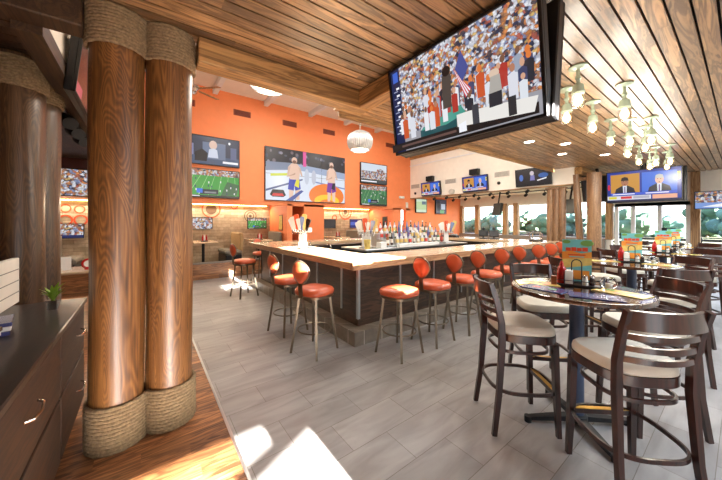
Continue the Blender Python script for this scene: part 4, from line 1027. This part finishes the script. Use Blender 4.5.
# ------------------------------------------------------------------ lamps
def dome_lamp(x, y, lab, z=3.42):
    t = thing('pendant_lamp', (x, y, z), 0, lab, 'pendant lamp', 'silver dome lamps')
    prof = [(.25, 0), (.31, .09), (.335, .2), (.32, .31), (.26, .41), (.15, .475), (.05, .5)]
    n = 72; m = MB(); rings = []
    for r_, zz in prof: rings.append([((r_*(1 if i % 2 else .955))*math.cos(2*PI*i/n), (r_*(1 if i % 2 else .955))*math.sin(2*PI*i/n), zz) for i in range(n)])
    m.loft(rings, False, True); m.build('ribbed_shade', 'dome', t)
    MB().lathe([(.235, .035), (.235, .045)], seg=36).build('diffuser', 'dome_glow', t)
    MB().lathe([(.25, -.01), (.262, 0), (.25, .012), (.238, .0)], seg=40, cap=False).build('lower_ring', 'chrome', t)
    MB().cyl((0, 0, .5), (0, 0, 5.25-z), .012, seg=8).build('rod', 'chrome', t); MB().lathe([(.07, 5.22-z), (.07, 5.25-z)], seg=18).build('canopy', 'chrome', t)
    light('dome_light', 'POINT', (x, y, z-.12), 35, (1, .9, .76), .2)
dome_lamp(4.42, 5.94, 'silver ribbed dome pendant hanging over the bar island'); dome_lamp(1.36, 3.9, 'silver dome pendant of which only the bright underside shows below the beam')
def make_jar():
    t = thing('ceiling_lamp', (0, 0, 0), 0, '', 'ceiling lamp', 'mint jar lamps')
    MB().lathe([(.075, 0), (.08, -.012), (.05, -.025), (.02, -.03)], seg=20).build('canopy', 'jade', t)
    MB().lathe([(.016, -.03), (.016, -.09), (.026, -.1), (.026, -.12), (.018, -.125), (.018, -.16)], seg=14).build('stem', 'jade', t)
    MB().lathe([(.02, -.16), (.045, -.18), (.05, -.23), (.056, -.25), (.048, -.262)], seg=18).build('socket', 'jade', t)
    MB().lathe([(.05, -.255), (.056, -.3), (.056, -.36), (.045, -.385), (.01, -.39)], seg=18).build('glass_jar', 'glass', t)
    MB().lathe([(.014, -.26), (.022, -.28), (.036, -.32), (.03, -.355), (.008, -.37)], seg=16).build('bulb', 'bulb', t)
    return t
jp = make_jar()
JP = [(3.32, .96), (3.78, 1.2), (4.14, .78), (4.43, 1.13), (5.41, 1.17), (5.62, 1.0), (5.76, .8), (6.64, 1.21), (6.23, .93), (7.7, 1.24), (8.54, 1.21), (8.08, 1.06), (8.05, .86), (8.83, .99)]
for i, (x, y) in enumerate(JP):
    lab = 'mint jar ceiling lamp, %s from the huge hanging screen over the tables' % ORD[i]
    if i == 0: oldest(jp, (x, y, 3.058), 0, lab)
    else: dup(jp, (x, y, 3.058), 0, lab)
    light('jar_light', 'POINT', (x, y, 2.58), 12, (1, .93, .8), .1)
# recessed downlights
def downlight(x, y, z, lab, en=40, grp='recessed downlights', col=(1, .93, .84), sz=.16):
    t = thing('downlight', (x, y, z), 0, lab, 'downlight', grp)
    MB().lathe([(.085, -.006), (.1, -.004), (.1, 0), (.08, 0)], seg=24, cap=False).build('ring', 'white', t); MB().lathe([(.08, -.003), (.08, -.001)], seg=24).build('lens', 'can', t)
    light('downlight_source', 'AREA', (x, y, z-.02), en, col, sz)
for i, (x, y) in enumerate(((5.7, 2.4), (6.4, 2.05), (7.3, 2.4), (8.13, 1.86), (4.6, 2.2), (3.1, 1.8))):
    downlight(x, y, 3.058, 'round recessed downlight in the plank ceiling, %s counted along the bar front' % ORD[[2, 3, 4, 5, 1, 0][i]], 14)
# track lights under the cream ceiling
for i, (x, n) in enumerate(((10.3, 9), (11.7, 9))):
    t = thing('track_light', (x, 5.7, 2.75), 0, 'black track light with spot heads under the cream ceiling, %s' % ('right behind the bulkhead' if i == 0 else 'nearer the windows'), 'track light', 'track lights')
    bx('rail', (-.02, -2.9, -.03), (.02, 2.9, 0), 'black', 0, t)
    for k in range(n):
        y = -2.6+k*.65
        h = MB(); h.cyl((0, y, -.03), (0, y, -.1), .012, seg=8); h.cyl((-.05, y, -.17), (.06, y, -.12), .055, .05, 14); h.build('spot_head', 'black', t)
    light('track_source', 'AREA', (x, 5.7, 2.5), 60, (1, .88, .66), .3, sy=5)
t = thing('track_light', (-.8, 5.2, 2.965), 0, 'short black track with three spot heads seen between the log posts', 'track light', 'track lights')
bx('rail', (-.02, -.75, -.04), (.02, .75, 0), 'black', 0, t)
for k in range(3):
    h = MB(); y = -.5+.5*k; h.cyl((0, y, -.04), (.03, y, -.16), .012, seg=8); h.cyl((.04, y+.08, -.19), (.12, y-.07, -.27), .075, .07, 18); h.build('spot_head', 'iron', t)
# ceiling fan
t = thing('ceiling_fan', (.92, 7.9, 4.7), 0, 'ceiling fan high by the orange wall beside the rope post', 'ceiling fan')
MB().cyl((0, 0, .1), (0, 0, .55), .02, seg=10).build('rod', 'chrome', t); MB().lathe([(.04, .16), (.13, .12), (.14, .04), (.08, -.02), (.09, -.05), (.04, -.09)], seg=22).build('motor', 'chrome', t)
for k in range(5):
    a = k*2*PI/5+.5; m = MB(); m.T = Matrix.Rotation(a, 4, 'Z'); m.box((.4, 0, .05), (.55, .13, .012), .004, Matrix.Rotation(R(12), 4, 'X')); m.build('blade', 'log_end', t)
# cove strips in alcoves
for i, (a, b) in enumerate(((-3.8, 3.5), (5.05, 8.2))):
    bx('cove_light', (a, 10.33, 2.125), (b, 10.35, 2.145), 'cove'); o = bpy.data.objects['cove_light' if i == 0 else 'cove_light.001']; tag(o, 'warm strip light along the top of the %s alcove wall' % ('first' if i == 0 else 'second'), 'strip light', 'cove lights')
    light('cove_source', 'AREA', ((a+b)/2, 10.25, 2.08), 15*(b-a), (1, .86, .64), .08, (R(-20), 0, 0), sy=None).data.shape = 'RECTANGLE'
    lt = [o for o in bpy.data.objects if o.name.startswith('cove_source')][-1].data; lt.size = b-a; lt.size_y = .08
# fill light: ceiling panels added out of view to brighten the room
def panel(x, y, z, w, d, en, col, lab):
    t = thing('fill_panel', (x, y, z), 0, lab, 'light panel', 'added fill light panels')
    bx('frame', (-w/2-.03, -d/2-.03, -.02), (w/2+.03, d/2+.03, 0), 'white', .003, t); bx('lens', (-w/2, -d/2, -.024), (w/2, d/2, -.02), 'fill_lens', 0, t)
    light('fill_source', 'AREA', (x, y, z-.04), en, col, w, sy=d)
for i, (x, y) in enumerate(((2.3, 5.0), (4.4, 4.2), (7.2, 4.2), (2.9, 6.9), (6.6, 6.9))): panel(x, y, 5.11, 1.2, .8, 56, (1, .95, .88), 'added fill light panel in the high ceiling, %s of five' % ORD[i])
for i, (x, y) in enumerate(((3.2, -1.3), (6.0, -1.3), (9, -1.3))): panel(x, y, 3.05, 1.6, .8, 88, (.8, .9, 1), 'added fill light panel in the plank ceiling behind the tables, %s of three' % ORD[i])

# ------------------------------------------------------------------ outside the windows
t = thing('paddock_fence', (16.5, 4, -.05), 0, 'black rail fence beyond the glass door', 'fence')
for k in range(4): bx('rail', (-.02, -7, .38+.17*k), (.02, 9, .47+.17*k), 'black', 0, t)
for k in range(9): bx('fence_post', (.02, -7+2*k-.05, 0), (.12, -7+2*k+.05, 1.05), 'black', 0, t)
t = thing('hanging_sign', (13.0, 1.42, 1.33), R(-90), 'small black sign on the glass beside the white door', 'sign'); bx('board', (-.15, -.03, -.06), (.15, -.01, .06), 'black', .003, t)
def tree(x, y, h, w, mt, lab):
    t = thing('tree', (x, y, -.15), 0, lab, 'tree', 'trees across the field')
    MB().cyl((0, 0, 0), (0, 0, h*.5), .16, .1, 10).build('trunk', 'bark', t)
    m = MB(); r_ = random.Random(int(x*7+y*13))
    for k in range(26):
        a = r_.random()*2*PI; q = r_.random()**.5; zz = h*(.14+.7*r_.random()); wr = w*.8*(1-.5*abs(zz/h-.45)*1.6)
        c = (q*wr*math.cos(a), q*wr*math.sin(a), zz); s_ = w*(.36+.16*r_.random())
        rings = []
        for i in range(1, 8):
            f = PI*i/8; rings.append([(c[0]+s_*math.sin(f)*math.cos(g)*(1+.16*math.sin(5*g+k+i)), c[1]+s_*math.sin(f)*math.sin(g)*(1+.16*math.cos(4*g+k)), c[2]-s_*.8*math.cos(f)) for g in [2*PI*j/12 for j in range(12)]])
        m.loft(rings)
    m.build('crown', mt, t)
TR = []
for i in range(16):
    TR.append((47+4*math.sin(i*1.7), .4+i*2.2, 3.1+.6*math.sin(i*2.3)+.4*math.cos(i*5.1), 1.9+.3*math.sin(i*3.1)))
for i, (x, y, h, w) in enumerate(TR): tree(x, y, h, w, 'leaf_a' if i % 2 else 'leaf_b', '%s tree across the field, %s from the timber post toward the bar' % ('green' if i % 2 else 'blue green', ORD[i]))

# ------------------------------------------------------------------ sky, sun, camera
w = bpy.data.worlds.new('sky'); S.world = w; w.use_nodes = True; t = w.node_tree
bg = t.nodes['Background']
tc = t.nodes.new('ShaderNodeTexCoord'); sp = t.nodes.new('ShaderNodeSeparateXYZ'); t.links.new(tc.outputs['Generated'], sp.inputs[0])
c = ramp(t, sp.outputs[2], [(0, (.93, .96, 1, 1)), (.25, (.72, .85, 1, 1)), (.8, (.38, .6, .95, 1))])
t.links.new(c, bg.inputs[0]); bg.inputs[1].default_value = 4
el = 14.2
sun = light('sun', 'SUN', (0, -10, 8), 190, (1, .95, .88), R(.5), (R(90-el), 0, 0))
cam = bpy.data.cameras.new('camera'); co = bpy.data.objects.new('camera', cam); COL.objects.link(co)
cam.sensor_width = 36; cam.lens = 36*288/722; cam.shift_y = -18/722; cam.clip_start = .05; cam.clip_end = 400
co.location = (0, 0, 1.57); co.rotation_euler = (R(90), 0, -math.atan2(.6, .8)); S.camera = co
S.view_settings.view_transform = 'Standard'; S.view_settings.look = 'None'; S.view_settings.gamma = 1; S.view_settings.exposure = .08
S.cycles.use_denoising = True; S.cycles.max_bounces = 8; S.cycles.sample_clamp_indirect = 6
